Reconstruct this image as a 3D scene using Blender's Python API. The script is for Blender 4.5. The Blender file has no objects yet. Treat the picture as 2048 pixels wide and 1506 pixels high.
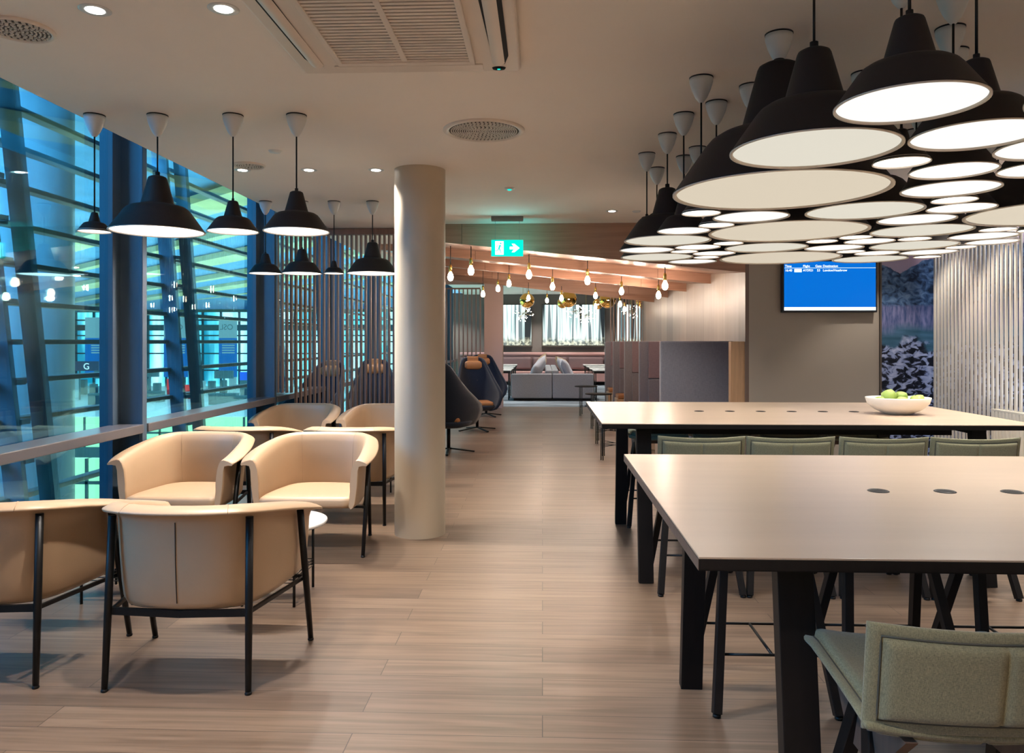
import bpy, bmesh, math, random
from mathutils import Vector, Matrix
random.seed(7)
S = bpy.context.scene
COL = S.collection
R = math.radians
F = 1530.0            # focal length in pixels of a 2048 wide frame
YAW = R(2.28)
EYE = 1.45
CEIL = 2.746

def at(px, d, z=0.0):
    """world point seen in column px of the photograph at camera depth d"""
    xc = (px - 1024.0) / F * d
    return Vector((xc * math.cos(YAW) - d * math.sin(YAW), xc * math.sin(YAW) + d * math.cos(YAW), z))

# ------------------------------------------------------------------ camera, world, exposure
cd = bpy.data.cameras.new('camera')
cam = bpy.data.objects.new('camera', cd)
COL.objects.link(cam)
cam.location = (0, 0, EYE)
cam.rotation_euler = (R(90), 0, YAW)
cd.sensor_width = 36
cd.lens = F / 2048 * 36
cd.shift_y = -70 / 2048
cd.clip_start = 0.05
cd.clip_end = 400
S.camera = cam

S.view_settings.view_transform = 'Standard'
S.view_settings.look = 'None'
S.view_settings.gamma = 1
S.view_settings.use_curve_mapping = False
S.view_settings.exposure = 0.95
S.cycles.use_denoising = True
S.cycles.max_bounces = 8
S.cycles.diffuse_bounces = 4
S.cycles.glossy_bounces = 4
S.cycles.transparent_max_bounces = 12
S.cycles.sample_clamp_indirect = 6
S.cycles.caustics_reflective = False
S.cycles.caustics_refractive = False

w = bpy.data.worlds.new('world')
S.world = w
w.use_nodes = True
w.node_tree.nodes['Background'].inputs[0].default_value = (0.05, 0.16, 0.28, 1)
w.node_tree.nodes['Background'].inputs[1].default_value = 0.5

def lamp(name, kind, loc, energy, color=(1, 1, 1), size=0.1, size_y=None, rot=(0, 0, 0), spot=120, blend=0.5):
    l = bpy.data.lights.new(name, kind)
    l.energy = energy
    l.color = color
    if kind == 'AREA':
        l.size = size
        if size_y:
            l.shape = 'RECTANGLE'
            l.size_y = size_y
    else:
        l.shadow_soft_size = size
    if kind == 'SPOT':
        l.spot_size = R(spot)
        l.spot_blend = blend
    o = bpy.data.objects.new(name, l)
    COL.objects.link(o)
    o.location = loc
    o.rotation_euler = rot
    return o

WARM = (1.0, 0.91, 0.83)
# terminal hall outside the glass: cool roof lighting
lamp('hall_light', 'AREA', (-32, 66, 6.0), 24000, (0.75, 0.95, 1.0), 60, 80)
lamp('hall_light', 'AREA', (-30, 62, -4.8), 52000, (0.95, 1.0, 0.70), 80, 100, rot=(R(180), 0, 0))
lamp('hall_light', 'AREA', (-10.5, -2.0, 6.5), 1500, (0.16, 0.52, 1.0), 5, 8, rot=(R(66), 0, R(-27)))
_l = lamp('pillar_fill_spot', 'SPOT', (-4.75, 5.2, 4.4), 1500, (.22, .60, 1.0), .3, spot=95, blend=.7)  # added unseen blue spot that brightens the pillar, not a roof lamp
_l.rotation_euler = (Vector((-6.4, 9.3, 1.3)) - Vector((-4.75, 5.2, 4.4))).to_track_quat('-Z', 'Y').to_euler()
# fill spots added behind the viewer so bounced light lifts ceiling and walls
for _x, _y in [(a, c) for a in (-1.9, -.4, 1.1, 2.6, 3.9) for c in (-3.3, -4.9)]:
    lamp('rear_fill_spot', 'SPOT', (_x, _y, 2.73), 190, (1.0, .91, .83), .035, spot=125, blend=.55)

# ------------------------------------------------------------------ colours and materials
def lin(c):
    return tuple(((v / 255) / 12.92 if v / 255 <= 0.04045 else ((v / 255 + 0.055) / 1.055) ** 2.4) for v in c) + (1,)

def new_mat(name):
    m = bpy.data.materials.new(name)
    m.use_nodes = True
    return m, m.node_tree.nodes, m.node_tree.links, m.node_tree.nodes['Principled BSDF']

def P(name, rgb, rough=0.5, metal=0.0, vary=0.0, scale=6.0, stretch=(1, 1, 1), bump=0.0, bscale=60.0, spec=0.5, coat=0.0):
    m, n, l, b = new_mat(name)
    b.inputs['Roughness'].default_value = rough
    b.inputs['Metallic'].default_value = metal
    b.inputs['Specular IOR Level'].default_value = spec
    b.inputs['Coat Weight'].default_value = coat
    tc = n.new('ShaderNodeTexCoord')
    mp = n.new('ShaderNodeMapping')
    mp.inputs['Scale'].default_value = stretch
    l.new(tc.outputs['Object'], mp.inputs['Vector'])
    no = n.new('ShaderNodeTexNoise')
    no.inputs['Scale'].default_value = scale
    no.inputs['Detail'].default_value = 5
    l.new(mp.outputs[0], no.inputs['Vector'])
    cr = n.new('ShaderNodeValToRGB')
    c = lin(rgb)
    cr.color_ramp.elements[0].position = 0.3
    cr.color_ramp.elements[1].position = 0.7
    cr.color_ramp.elements[0].color = tuple(v * (1 - vary) for v in c[:3]) + (1,)
    cr.color_ramp.elements[1].color = tuple(min(1, v * (1 + vary)) for v in c[:3]) + (1,)
    l.new(no.outputs[0], cr.inputs[0])
    l.new(cr.outputs[0], b.inputs['Base Color'])
    if bump:
        n2 = n.new('ShaderNodeTexNoise')
        n2.inputs['Scale'].default_value = bscale
        n2.inputs['Detail'].default_value = 3
        l.new(mp.outputs[0], n2.inputs['Vector'])
        bp = n.new('ShaderNodeBump')
        bp.inputs['Strength'].default_value = bump
        bp.inputs['Distance'].default_value = 0.01
        l.new(n2.outputs[0], bp.inputs['Height'])
        l.new(bp.outputs[0], b.inputs['Normal'])
    return m

def fabric(name, rgb, thread=420.0, vary=0.25, rough=0.95):
    m, n, l, b = new_mat(name)
    b.inputs['Roughness'].default_value = rough
    b.inputs['Specular IOR Level'].default_value = 0.15
    b.inputs['Sheen Weight'].default_value = 0.25
    tc = n.new('ShaderNodeTexCoord')
    out = []
    for sc in ((1, .12, .12), (.12, 1, 1)):
        mp = n.new('ShaderNodeMapping'); mp.inputs['Scale'].default_value = sc
        l.new(tc.outputs['Object'], mp.inputs['Vector'])
        no = n.new('ShaderNodeTexNoise'); no.inputs['Scale'].default_value = thread; no.inputs['Detail'].default_value = 2
        l.new(mp.outputs[0], no.inputs['Vector'])
        out.append(no)
    ad = n.new('ShaderNodeMath'); ad.operation = 'ADD'
    l.new(out[0].outputs[0], ad.inputs[0]); l.new(out[1].outputs[0], ad.inputs[1])
    hf = n.new('ShaderNodeMath'); hf.operation = 'MULTIPLY'; hf.inputs[1].default_value = 0.5
    l.new(ad.outputs[0], hf.inputs[0])
    cr = n.new('ShaderNodeValToRGB')
    c = lin(rgb)
    cr.color_ramp.elements[0].position = 0.36
    cr.color_ramp.elements[1].position = 0.64
    cr.color_ramp.elements[0].color = tuple(v * (1 - vary) for v in c[:3]) + (1,)
    cr.color_ramp.elements[1].color = tuple(v * (1 + vary) for v in c[:3]) + (1,)
    l.new(hf.outputs[0], cr.inputs[0]); l.new(cr.outputs[0], b.inputs['Base Color'])
    bp = n.new('ShaderNodeBump'); bp.inputs['Strength'].default_value = 0.3; bp.inputs['Distance'].default_value = 0.002
    l.new(hf.outputs[0], bp.inputs['Height']); l.new(bp.outputs[0], b.inputs['Normal'])
    return m

def emit(name, rgb, strength):
    m, n, l, b = new_mat(name)
    b.inputs['Base Color'].default_value = (0, 0, 0, 1)
    b.inputs['Specular IOR Level'].default_value = 0.1
    b.inputs['Emission Color'].default_value = lin(rgb)
    b.inputs['Emission Strength'].default_value = strength
    return m

def planks(name, c1, c2, mortar, length, width, rot=(0, 0, 0), rough=0.38, grain=(1.5, 40, 40), gap=0.002, grainamt=0.5, spec=0.5, order=None):
    """boards: rows run along local x of the rotated coordinates"""
    m, n, l, b = new_mat(name)
    b.inputs['Roughness'].default_value = rough
    b.inputs['Specular IOR Level'].default_value = spec
    tc = n.new('ShaderNodeTexCoord')
    if order:
        sp = n.new('ShaderNodeSeparateXYZ'); cb = n.new('ShaderNodeCombineXYZ')
        l.new(tc.outputs['Object'], sp.inputs[0])
        for i, ax in enumerate(order):
            l.new(sp.outputs['XYZ'.index(ax)], cb.inputs[i])
        src = cb.outputs[0]
    else:
        src = tc.outputs['Object']
    br = n.new('ShaderNodeTexBrick')
    br.inputs['Scale'].default_value = 1
    br.inputs['Brick Width'].default_value = length
    br.inputs['Row Height'].default_value = width
    br.inputs['Mortar Size'].default_value = gap
    br.inputs['Mortar Smooth'].default_value = 0.1
    br.inputs['Bias'].default_value = 0
    br.offset = 0.37
    br.inputs['Color1'].default_value = lin(c1)
    br.inputs['Color2'].default_value = lin(c2)
    br.inputs['Mortar'].default_value = lin(mortar)
    l.new(src, br.inputs['Vector'])
    mp = n.new('ShaderNodeMapping'); mp.inputs['Scale'].default_value = grain
    l.new(src, mp.inputs['Vector'])
    # shift the grain from board to board
    ad = n.new('ShaderNodeVectorMath'); ad.operation = 'ADD'
    l.new(mp.outputs[0], ad.inputs[0])
    sc = n.new('ShaderNodeVectorMath'); sc.operation = 'SCALE'; sc.inputs['Scale'].default_value = 40
    l.new(br.outputs['Color'], sc.inputs[0]); l.new(sc.outputs[0], ad.inputs[1])
    no = n.new('ShaderNodeTexNoise'); no.inputs['Scale'].default_value = 1.0; no.inputs['Detail'].default_value = 6; no.inputs['Distortion'].default_value = 0.6
    l.new(ad.outputs[0], no.inputs['Vector'])
    cr = n.new('ShaderNodeValToRGB')
    cr.color_ramp.elements[0].position = 0.32; cr.color_ramp.elements[1].position = 0.62
    g = 1 - grainamt * 0.45
    cr.color_ramp.elements[0].color = (g, g * .97, g * .94, 1)
    cr.color_ramp.elements[1].color = (1, 1, 1, 1)
    l.new(no.outputs[0], cr.inputs[0])
    mx = n.new('ShaderNodeMix'); mx.data_type = 'RGBA'; mx.blend_type = 'MULTIPLY'; mx.inputs[0].default_value = 1
    l.new(br.outputs['Color'], mx.inputs[6]); l.new(cr.outputs[0], mx.inputs[7])
    l.new(mx.outputs[2], b.inputs['Base Color'])
    bp = n.new('ShaderNodeBump'); bp.inputs['Strength'].default_value = 0.25; bp.inputs['Distance'].default_value = 0.002
    l.new(no.outputs[0], bp.inputs['Height']); l.new(bp.outputs[0], b.inputs['Normal'])
    return m

def glass(name, tint, refl=0.12):
    m, n, l, b = new_mat(name)
    n.remove(b)
    out = n['Material Output']
    t = n.new('ShaderNodeBsdfTransparent'); t.inputs[0].default_value = tint
    g = n.new('ShaderNodeBsdfGlossy'); g.inputs['Roughness'].default_value = 0.02
    fr = n.new('ShaderNodeFresnel'); fr.inputs[0].default_value = 1.5
    ad = n.new('ShaderNodeMath'); ad.operation = 'MULTIPLY_ADD'; ad.inputs[1].default_value = 0.42; ad.inputs[2].default_value = refl * 0.4
    l.new(fr.outputs[0], ad.inputs[0])
    mx = n.new('ShaderNodeMixShader')
    l.new(ad.outputs[0], mx.inputs[0]); l.new(t.outputs[0], mx.inputs[1]); l.new(g.outputs[0], mx.inputs[2])
    l.new(mx.outputs[0], out.inputs[0])
    return m

def forest_mat():
    m, n, l, b = new_mat('forest_print')
    tc = n.new('ShaderNodeTexCoord')
    sp = n.new('ShaderNodeSeparateXYZ'); l.new(tc.outputs['Object'], sp.inputs[0])
    def trunks(scale, lo, hi, seed):
        cb = n.new('ShaderNodeCombineXYZ'); l.new(sp.outputs[0], cb.inputs[0]); cb.inputs[1].default_value = seed
        sl = n.new('ShaderNodeMath'); sl.operation = 'MULTIPLY'; sl.inputs[1].default_value = 0.03
        l.new(sp.outputs[2], sl.inputs[0]); l.new(sl.outputs[0], cb.inputs[2])
        no = n.new('ShaderNodeTexNoise'); no.inputs['Scale'].default_value = scale; no.inputs['Detail'].default_value = 1
        l.new(cb.outputs[0], no.inputs['Vector'])
        r = n.new('ShaderNodeMapRange'); r.inputs[1].default_value = lo; r.inputs[2].default_value = hi; r.clamp = True
        l.new(no.outputs[0], r.inputs[0])
        return r.outputs[0]
    big = trunks(3.2, .60, .62, 3.1)
    mid = trunks(9.0, .56, .60, 7.7)
    fine = trunks(22.0, .52, .62, 12.9)
    def mixc(f, a, bcol, amt=1.0):
        mx = n.new('ShaderNodeMix'); mx.data_type = 'RGBA'
        q = n.new('ShaderNodeMath'); q.operation = 'MULTIPLY'; q.inputs[1].default_value = amt
        l.new(f, q.inputs[0]); l.new(q.outputs[0], mx.inputs[0])
        if isinstance(a, tuple): mx.inputs[6].default_value = a
        else: l.new(a, mx.inputs[6])
        if isinstance(bcol, tuple): mx.inputs[7].default_value = bcol
        else: l.new(bcol, mx.inputs[7])
        return mx.outputs[2]
    c = mixc(fine, lin((215, 232, 228)), lin((120, 150, 152)), .8)
    c = mixc(mid, c, lin((62, 82, 88)), .9)
    c = mixc(big, c, lin((24, 32, 36)))
    lit = n.new('ShaderNodeTexNoise'); lit.inputs['Scale'].default_value = 9; lit.inputs['Detail'].default_value = 8
    l.new(tc.outputs['Object'], lit.inputs['Vector'])
    lr = n.new('ShaderNodeValToRGB'); lr.color_ramp.elements[0].position = .42; lr.color_ramp.elements[1].position = .58
    lr.color_ramp.elements[0].color = lin((50, 52, 46)); lr.color_ramp.elements[1].color = lin((190, 190, 165))
    l.new(lit.outputs[0], lr.inputs[0])
    gm = n.new('ShaderNodeMapRange'); gm.inputs[1].default_value = 1.62; gm.inputs[2].default_value = 1.42; gm.clamp = True
    l.new(sp.outputs[2], gm.inputs[0])
    c = mixc(gm.outputs[0], c, lr.outputs[0], .85)
    b.inputs['Base Color'].default_value = (0, 0, 0, 1)
    l.new(c, b.inputs['Emission Color'])
    b.inputs['Emission Strength'].default_value = 0.95
    b.inputs['Roughness'].default_value = 0.4
    return m

def mountain_mat():
    m, n, l, b = new_mat('mountain_mural_print')
    tc = n.new('ShaderNodeTexCoord')
    sp = n.new('ShaderNodeSeparateXYZ'); l.new(tc.outputs['Object'], sp.inputs[0])
    def noise(scale, detail, st=(1, 1, 1), dist=0.0):
        mp = n.new('ShaderNodeMapping'); mp.inputs['Scale'].default_value = st
        l.new(tc.outputs['Object'], mp.inputs['Vector'])
        q = n.new('ShaderNodeTexNoise'); q.inputs['Scale'].default_value = scale; q.inputs['Detail'].default_value = detail
        q.inputs['Distortion'].default_value = dist
        l.new(mp.outputs[0], q.inputs['Vector']); return q.outputs[0]
    def ramp(src, stops):
        r = n.new('ShaderNodeValToRGB'); e = r.color_ramp.elements
        e[0].position, e[0].color = stops[0][0], lin(stops[0][1]); e[1].position, e[1].color = stops[-1][0], lin(stops[-1][1])
        for p_, c_ in stops[1:-1]:
            k = e.new(p_); k.color = lin(c_)
        l.new(src, r.inputs[0]); return r.outputs[0]
    def mix(f, a, c_):
        mx = n.new('ShaderNodeMix'); mx.data_type = 'RGBA'; l.new(f, mx.inputs[0]); l.new(a, mx.inputs[6]); l.new(c_, mx.inputs[7]); return mx.outputs[2]
    def zr(a, c_, wob=None, amt=0.0):
        src = sp.outputs[2]
        if wob is not None:
            ma = n.new('ShaderNodeMath'); ma.operation = 'MULTIPLY_ADD'; ma.inputs[1].default_value = amt
            l.new(wob, ma.inputs[0]); l.new(src, ma.inputs[2]); src = ma.outputs[0]
        r = n.new('ShaderNodeMapRange'); r.inputs[1].default_value = a; r.inputs[2].default_value = c_; r.clamp = True
        l.new(src, r.inputs[0]); return r.outputs[0]
    rocks = ramp(noise(11, 10, (1, 1, 1.5), .8), [(.40, (18, 22, 34)), (.49, (40, 44, 58)), (.53, (130, 145, 185)), (.66, (175, 185, 215))])
    water = ramp(noise(5, 4, (.5, .5, 3)), [(.35, (45, 85, 105)), (.65, (75, 110, 140))])
    mist = ramp(noise(22, 5, (2, 2, .4)), [(.35, (62, 80, 122)), (.65, (118, 120, 160))])
    mount = ramp(noise(12, 10, (1, 1, 1.3), .9), [(.36, (30, 44, 66)), (.5, (62, 92, 130)), (.7, (108, 138, 175))])
    sky = ramp(noise(1, 1), [(.3, (150, 150, 180)), (.7, (196, 160, 165))])
    wob = noise(3.0, 7)
    c = mix(zr(1.66, 1.70, wob, .5), rocks, water)
    c = mix(zr(1.66, 1.76, wob, .25), c, mist)
    c = mix(zr(1.82, 1.85), c, mount)
    wob2 = noise(1.6, 6)
    c = mix(zr(2.70, 2.71, wob2, .7), c, sky)
    l.new(c, b.inputs['Base Color'])
    b.inputs['Roughness'].default_value = 0.55
    b.inputs['Specular IOR Level'].default_value = 0.2
    return m

def tint_panel_mat(name, c1, c2, strength, scale, lit):
    """terminal glazing lit from inside: white strips of light and pale panels"""
    m, n, l, b = new_mat(name)
    tc = n.new('ShaderNodeTexCoord')
    mp = n.new('ShaderNodeMapping'); mp.inputs['Scale'].default_value = scale
    l.new(tc.outputs['Object'], mp.inputs['Vector'])
    no = n.new('ShaderNodeTexNoise'); no.inputs['Scale'].default_value = 1; no.inputs['Detail'].default_value = 3
    l.new(mp.outputs[0], no.inputs['Vector'])
    cr = n.new('ShaderNodeValToRGB')
    e = cr.color_ramp.elements
    e[0].position = .36; e[1].position = .66
    e[0].color = lin(c1); e[1].color = lin(lit)
    k = e.new(.5); k.color = lin(c2)
    l.new(no.outputs[0], cr.inputs[0])
    b.inputs['Base Color'].default_value = (0, 0, 0, 1)
    l.new(cr.outputs[0], b.inputs['Emission Color'])
    b.inputs['Emission Strength'].default_value = strength
    return m

M = {}
M['ceiling'] = P('ceiling_paint', (240, 231, 221), 0.9, vary=.03, scale=1)
M['wall'] = P('wall_paint', (160, 150, 136), 0.85, vary=.03, scale=1)
M['wall_pink'] = P('wall_paint_rose', (190, 165, 155), 0.85, vary=.03, scale=1)
M['wall_back'] = P('wall_paint_grey', (128, 118, 112), 0.85, vary=.04, scale=2)
M['floor'] = planks('oak_floor', (127, 106, 88), (106, 87, 72), (66, 52, 43), 1.9, 0.165, rough=0.36, grain=(1.6, 34, 1), gap=.0018, grainamt=.85)
M['carpet'] = P('wave_carpet', (130, 140, 150), 0.95, vary=.7, scale=1.2, stretch=(.5, 2.5, 1), bump=.2)
M['timber'] = planks('ceiling_timber', (168, 128, 106), (152, 114, 94), (90, 64, 50), 2.4, 3.0, rough=0.33, grain=(1.2, 30, 30), gap=.003, grainamt=.5, order='XZY')
M['panel'] = planks('wall_timber_boards', (150, 130, 116), (112, 94, 84), (80, 66, 56), 6.0, 0.62, rough=0.45, grain=(1.0, 26, 26), gap=.003, grainamt=.4, order='ZYX')
M['oak_trim'] = P('oak_trim', (176, 140, 104), 0.5, vary=.12, scale=4, stretch=(14, 14, 1))
M['column'] = P('column_paint', (186, 172, 150), 0.5, vary=.03, scale=2)
M['steel'] = P('window_steel', (72, 88, 102), 0.45, vary=.03, spec=.5)
M['sill'] = P('sill_metal', (86, 84, 88), 0.28, vary=.03, spec=.6)
M['louvre'] = P('louvre_metal', (150, 112, 98), 0.5, vary=.1)
M['brace'] = P('brace_steel', (100, 112, 124), 0.5, vary=.05)
M['concrete'] = P('concrete', (150, 155, 160), 0.75, vary=.14, scale=1.2, stretch=(3, 3, .6), bump=.2, bscale=12)
M['glass'] = glass('window_glass', (.58, .90, .98, 1), .0)
M['black'] = P('black_metal', (13, 12, 12), 0.45, vary=.05, spec=.3)
M['blackwood'] = P('black_stained_wood', (18, 15, 15), 0.5, vary=.15, scale=3, stretch=(20, 20, 1), spec=.22)
M['brownwood'] = P('brown_edge_wood', (96, 78, 68), 0.5, vary=.15, scale=3, stretch=(20, 20, 1))
M['tabletop'] = P('table_laminate', (172, 152, 131), 0.30, vary=.05, scale=1.6, stretch=(1, 8, 1), spec=.55)
M['leather'] = P('tan_leather', (180, 151, 120), 0.42, vary=.03, scale=3, bump=.06, bscale=260)
M['seam'] = P('seam_dark', (60, 45, 35), 0.8)
M['stitch'] = P('stitch_tan', (176, 148, 120), 0.6)
M['marble'] = P('white_marble', (222, 222, 220), 0.2, vary=.06, scale=9)
M['felt'] = fabric('moss_grey_wool', (122, 119, 93), 1300, .38)
M['felt_seam'] = P('wool_seam', (70, 70, 62), 0.9)
M['navy'] = fabric('navy_wool', (30, 38, 52), vary=.15)
M['tan_hide'] = P('cognac_leather', (162, 110, 66), 0.45, vary=.05)
M['booth'] = fabric('booth_grey', (114, 113, 119), 200, .12)
M['booth_rose'] = fabric('booth_rose', (122, 106, 110), 200, .12)
M['sofa'] = fabric('sofa_grey', (150, 150, 156), 200, .14)
M['cushion_grey'] = fabric('cushion_grey', (170, 170, 180), 200, .14)
M['cushion_tan'] = fabric('cushion_tan', (168, 140, 108), 200, .14)
M['banquette'] = P('rose_leather', (196, 148, 142), 0.4, vary=.03)
M['banquette_dark'] = P('mauve_leather', (130, 105, 105), 0.4, vary=.03)
M['shade'] = P('black_lacquer', (32, 28, 28), 0.62, vary=.03, spec=.3)
M['rim'] = P('lamp_rim', (205, 198, 186), 0.5)
M['canopy'] = P('white_plastic', (205, 208, 208), 0.4)
M['plastic'] = P('unit_plastic', (218, 206, 194), 0.45)
M['gap'] = P('dark_gap', (22, 20, 20), 0.9)
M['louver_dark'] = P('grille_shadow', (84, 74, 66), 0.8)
M['brass'] = P('brass', (190, 160, 90), 0.3, 1.0)
M['gold'] = P('gold_mirror', (240, 170, 84), 0.08, 1.0)
M['bulb'] = emit('bulb_light', (255, 226, 196), 34)
M['slat'] = P('walnut_slat', (132, 104, 90), 0.5, vary=.1, scale=3, stretch=(20, 20, 1))
M['fin'] = P('white_fin', (226, 218, 200), 0.5, vary=.02)
M['forest'] = forest_mat()
M['mural'] = mountain_mat()
M['frame'] = P('picture_frame', (88, 78, 68), 0.5)
M['porcelain'] = P('porcelain', (235, 228, 215), 0.3)
M['apple'] = P('green_apple', (150, 172, 84), 0.35, vary=.08, scale=20)
M['tvblue'] = emit('screen_blue', (0, 112, 218), .54)
M['tvwhite'] = emit('screen_white', (240, 255, 255), .95)
M['tvframe'] = P('screen_frame', (16, 18, 26), 0.35)
M['signgreen'] = emit('sign_green', (0, 222, 196), .75)
M['signwhite'] = emit('sign_white', (255, 255, 255), 1.3)
M['signdark'] = P('sign_figure', (0, 120, 105), 0.6)
M['grey_box'] = P('grey_box', (120, 118, 116), 0.6)
M['spot'] = emit('downlight_lens', (255, 248, 240), 14)
M['tilefloor'] = P('hall_floor', (150, 158, 160), 0.4, vary=.1, scale=.1)
M['hallwall'] = tint_panel_mat('hall_glazing', (20, 120, 140), (120, 205, 215), 1.7, (.35, .35, .05), (255, 255, 255))
M['halldark'] = P('hall_dark', (40, 70, 80), 0.7, vary=.3, scale=.4)
M['beam'] = P('hall_beam', (166, 156, 112), 0.7, vary=.15, scale=.4)
M['roof'] = P('hall_roof', (50, 110, 160), 0.7, vary=.2, scale=.5)
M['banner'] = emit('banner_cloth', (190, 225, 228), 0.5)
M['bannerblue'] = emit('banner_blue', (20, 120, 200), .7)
M['greenbox'] = emit('green_light', (210, 255, 190), 1.2)
M['bluelight'] = emit('blue_light', (60, 120, 255), .8)
M['red'] = P('red_plastic', (220, 30, 30), 0.5)

# ------------------------------------------------------------------ geometry helpers
class G:
    def __init__(s):
        s.b = bmesh.new()
        s.mi = 0
    def _tag(s, fs):
        for f in fs: f.material_index = s.mi
    def box(s, c, size, rz=0.0, bev=0.0):
        m = Matrix.Translation(c) @ Matrix.Rotation(rz, 4, 'Z') @ Matrix.Diagonal((*size, 1))
        r = bmesh.ops.create_cube(s.b, size=1, matrix=m)
        fs = set(f for v in r['verts'] for f in v.link_faces)
        if bev:
            es = list(set(e for v in r['verts'] for e in v.link_edges))
            q = bmesh.ops.bevel(s.b, geom=es, offset=bev, segments=3, profile=.5, affect='EDGES')
            fs = set(f for f in fs if f.is_valid) | set(q['faces'])
        s._tag(fs)
        return s
    def bb(s, x0, x1, y0, y1, z0, z1, bev=0.0):
        return s.box(((x0 + x1) / 2, (y0 + y1) / 2, (z0 + z1) / 2), (abs(x1 - x0), abs(y1 - y0), abs(z1 - z0)), 0, bev)
    def bar(s, p, q, wx, wy, ref=(0, 1, 0), bev=0.0, taper=1.0):
        p, q = Vector(p), Vector(q)
        d = q - p
        z = d.normalized()
        x = Vector(ref).cross(z)
        if x.length < 1e-4: x = Vector((1, 0, 0)).cross(z)
        x.normalize(); y = z.cross(x)
        vs = []
        for t, pt in ((1, p), (taper, q)):
            for a, c in ((-1, -1), (1, -1), (1, 1), (-1, 1)):
                vs.append(s.b.verts.new(pt + x * a * wx / 2 * t + y * c * wy / 2 * t))
        fs = [s.b.faces.new([vs[i] for i in f]) for f in ((3, 2, 1, 0), (4, 5, 6, 7), (0, 1, 5, 4), (1, 2, 6, 5), (2, 3, 7, 6), (3, 0, 4, 7))]
        if bev:
            es = list(set(e for f in fs for e in f.edges))
            q_ = bmesh.ops.bevel(s.b, geom=es, offset=bev, segments=2, profile=.5, affect='EDGES')
            fs = [f for f in fs if f.is_valid] + q_['faces']
        s._tag(fs)
        return s
    def tube(s, pts, r, seg=10, closed=False):
        pts = [Vector(p) for p in pts]
        rs = r if isinstance(r, (list, tuple)) else [r] * len(pts)
        rings = []
        n = len(pts)
        for i, p in enumerate(pts):
            if closed: d = pts[(i + 1) % n] - pts[i - 1]
            else: d = pts[min(i + 1, n - 1)] - pts[max(i - 1, 0)]
            d.normalize()
            a = Vector((0, 0, 1)) if abs(d.z) < .9 else Vector((0, 1, 0))
            x = a.cross(d).normalized(); y = d.cross(x)
            rings.append([s.b.verts.new(p + (x * math.cos(2 * math.pi * k / seg) + y * math.sin(2 * math.pi * k / seg)) * rs[i]) for k in range(seg)])
        fs = []
        for i in range(n if closed else n - 1):
            A, B = rings[i], rings[(i + 1) % n]
            for k in range(seg):
                fs.append(s.b.faces.new((A[k], A[(k + 1) % seg], B[(k + 1) % seg], B[k])))
        for f in fs: f.smooth = True
        if not closed:
            fs.append(s.b.faces.new(rings[0][::-1])); fs.append(s.b.faces.new(rings[-1]))
        s._tag(fs)
        return s
    def lathe(s, prof, seg=40, c=(0, 0, 0), smooth=True, sx=1.0, sy=1.0):
        rings = []
        for r, z in prof:
            if r < 1e-5: rings.append([s.b.verts.new((c[0], c[1], c[2] + z))])
            else: rings.append([s.b.verts.new((c[0] + sx * r * math.cos(2 * math.pi * k / seg), c[1] + sy * r * math.sin(2 * math.pi * k / seg), c[2] + z)) for k in range(seg)])
        fs = []
        for A, B in zip(rings, rings[1:]):
            for k in range(seg):
                k2 = (k + 1) % seg
                if len(A) == 1 and len(B) == 1: continue
                if len(A) == 1: fs.append(s.b.faces.new((A[0], B[k2], B[k])))
                elif len(B) == 1: fs.append(s.b.faces.new((A[k], A[k2], B[0])))
                else: fs.append(s.b.faces.new((A[k], A[k2], B[k2], B[k])))
        for f in fs: f.smooth = smooth
        s._tag(fs)
        return s
    def poly(s, pts, depth_vec):
        a = [s.b.verts.new(p) for p in pts]
        b2 = [s.b.verts.new(Vector(p) + Vector(depth_vec)) for p in pts]
        n = len(a)
        fs = [s.b.faces.new(a[::-1]), s.b.faces.new(b2)]
        for i in range(n): fs.append(s.b.faces.new((a[i], a[(i + 1) % n], b2[(i + 1) % n], b2[i])))
        s._tag(fs)
        return s
    def grid(s, rows, closed_u=False, closed_v=False, cap=False):
        """rows: list of lists of points (u index outer, v index inner)"""
        vs = [[s.b.verts.new(p) for p in r] for r in rows]
        nu, nv = len(vs), len(vs[0])
        fs = []
        for i in range(nu if closed_u else nu - 1):
            for j in range(nv if closed_v else nv - 1):
                fs.append(s.b.faces.new((vs[i][j], vs[i][(j + 1) % nv], vs[(i + 1) % nu][(j + 1) % nv], vs[(i + 1) % nu][j])))
        for f in fs: f.smooth = True
        if cap:
            for r in (vs[0][::-1], vs[-1]):
                f = s.b.faces.new(r); fs.append(f)
        s._tag(fs)
        return s
    def obj(s, name, mats, parent=None, sharp=None):
        bmesh.ops.recalc_face_normals(s.b, faces=s.b.faces)
        me = bpy.data.meshes.new(name)
        s.b.to_mesh(me); s.b.free()
        for mm in (mats if isinstance(mats, (list, tuple)) else [mats]): me.materials.append(mm)
        o = bpy.data.objects.new(name, me)
        COL.objects.link(o)
        if parent: o.parent = parent
        if sharp: 
            o.modifiers.new('smooth', 'SUBSURF').levels = sharp
            o.modifiers['smooth'].render_levels = sharp
        return o

def tag(o, label=None, cat=None, group=None, kind=None):
    if label: o['label'] = label
    if cat: o['category'] = cat
    if group: o['group'] = group
    if kind: o['kind'] = kind
    return o

def thing(name, label, cat, loc=(0, 0, 0), rz=0.0, group=None, kind=None):
    o = bpy.data.objects.new(name, None)
    o.empty_display_size = .1
    COL.objects.link(o)
    o.location = loc; o.rotation_euler = (0, 0, rz)
    return tag(o, label, cat, group, kind)

KIDS = {}
def children(o):
    return [c for c in bpy.data.objects if c.parent == o]

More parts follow.
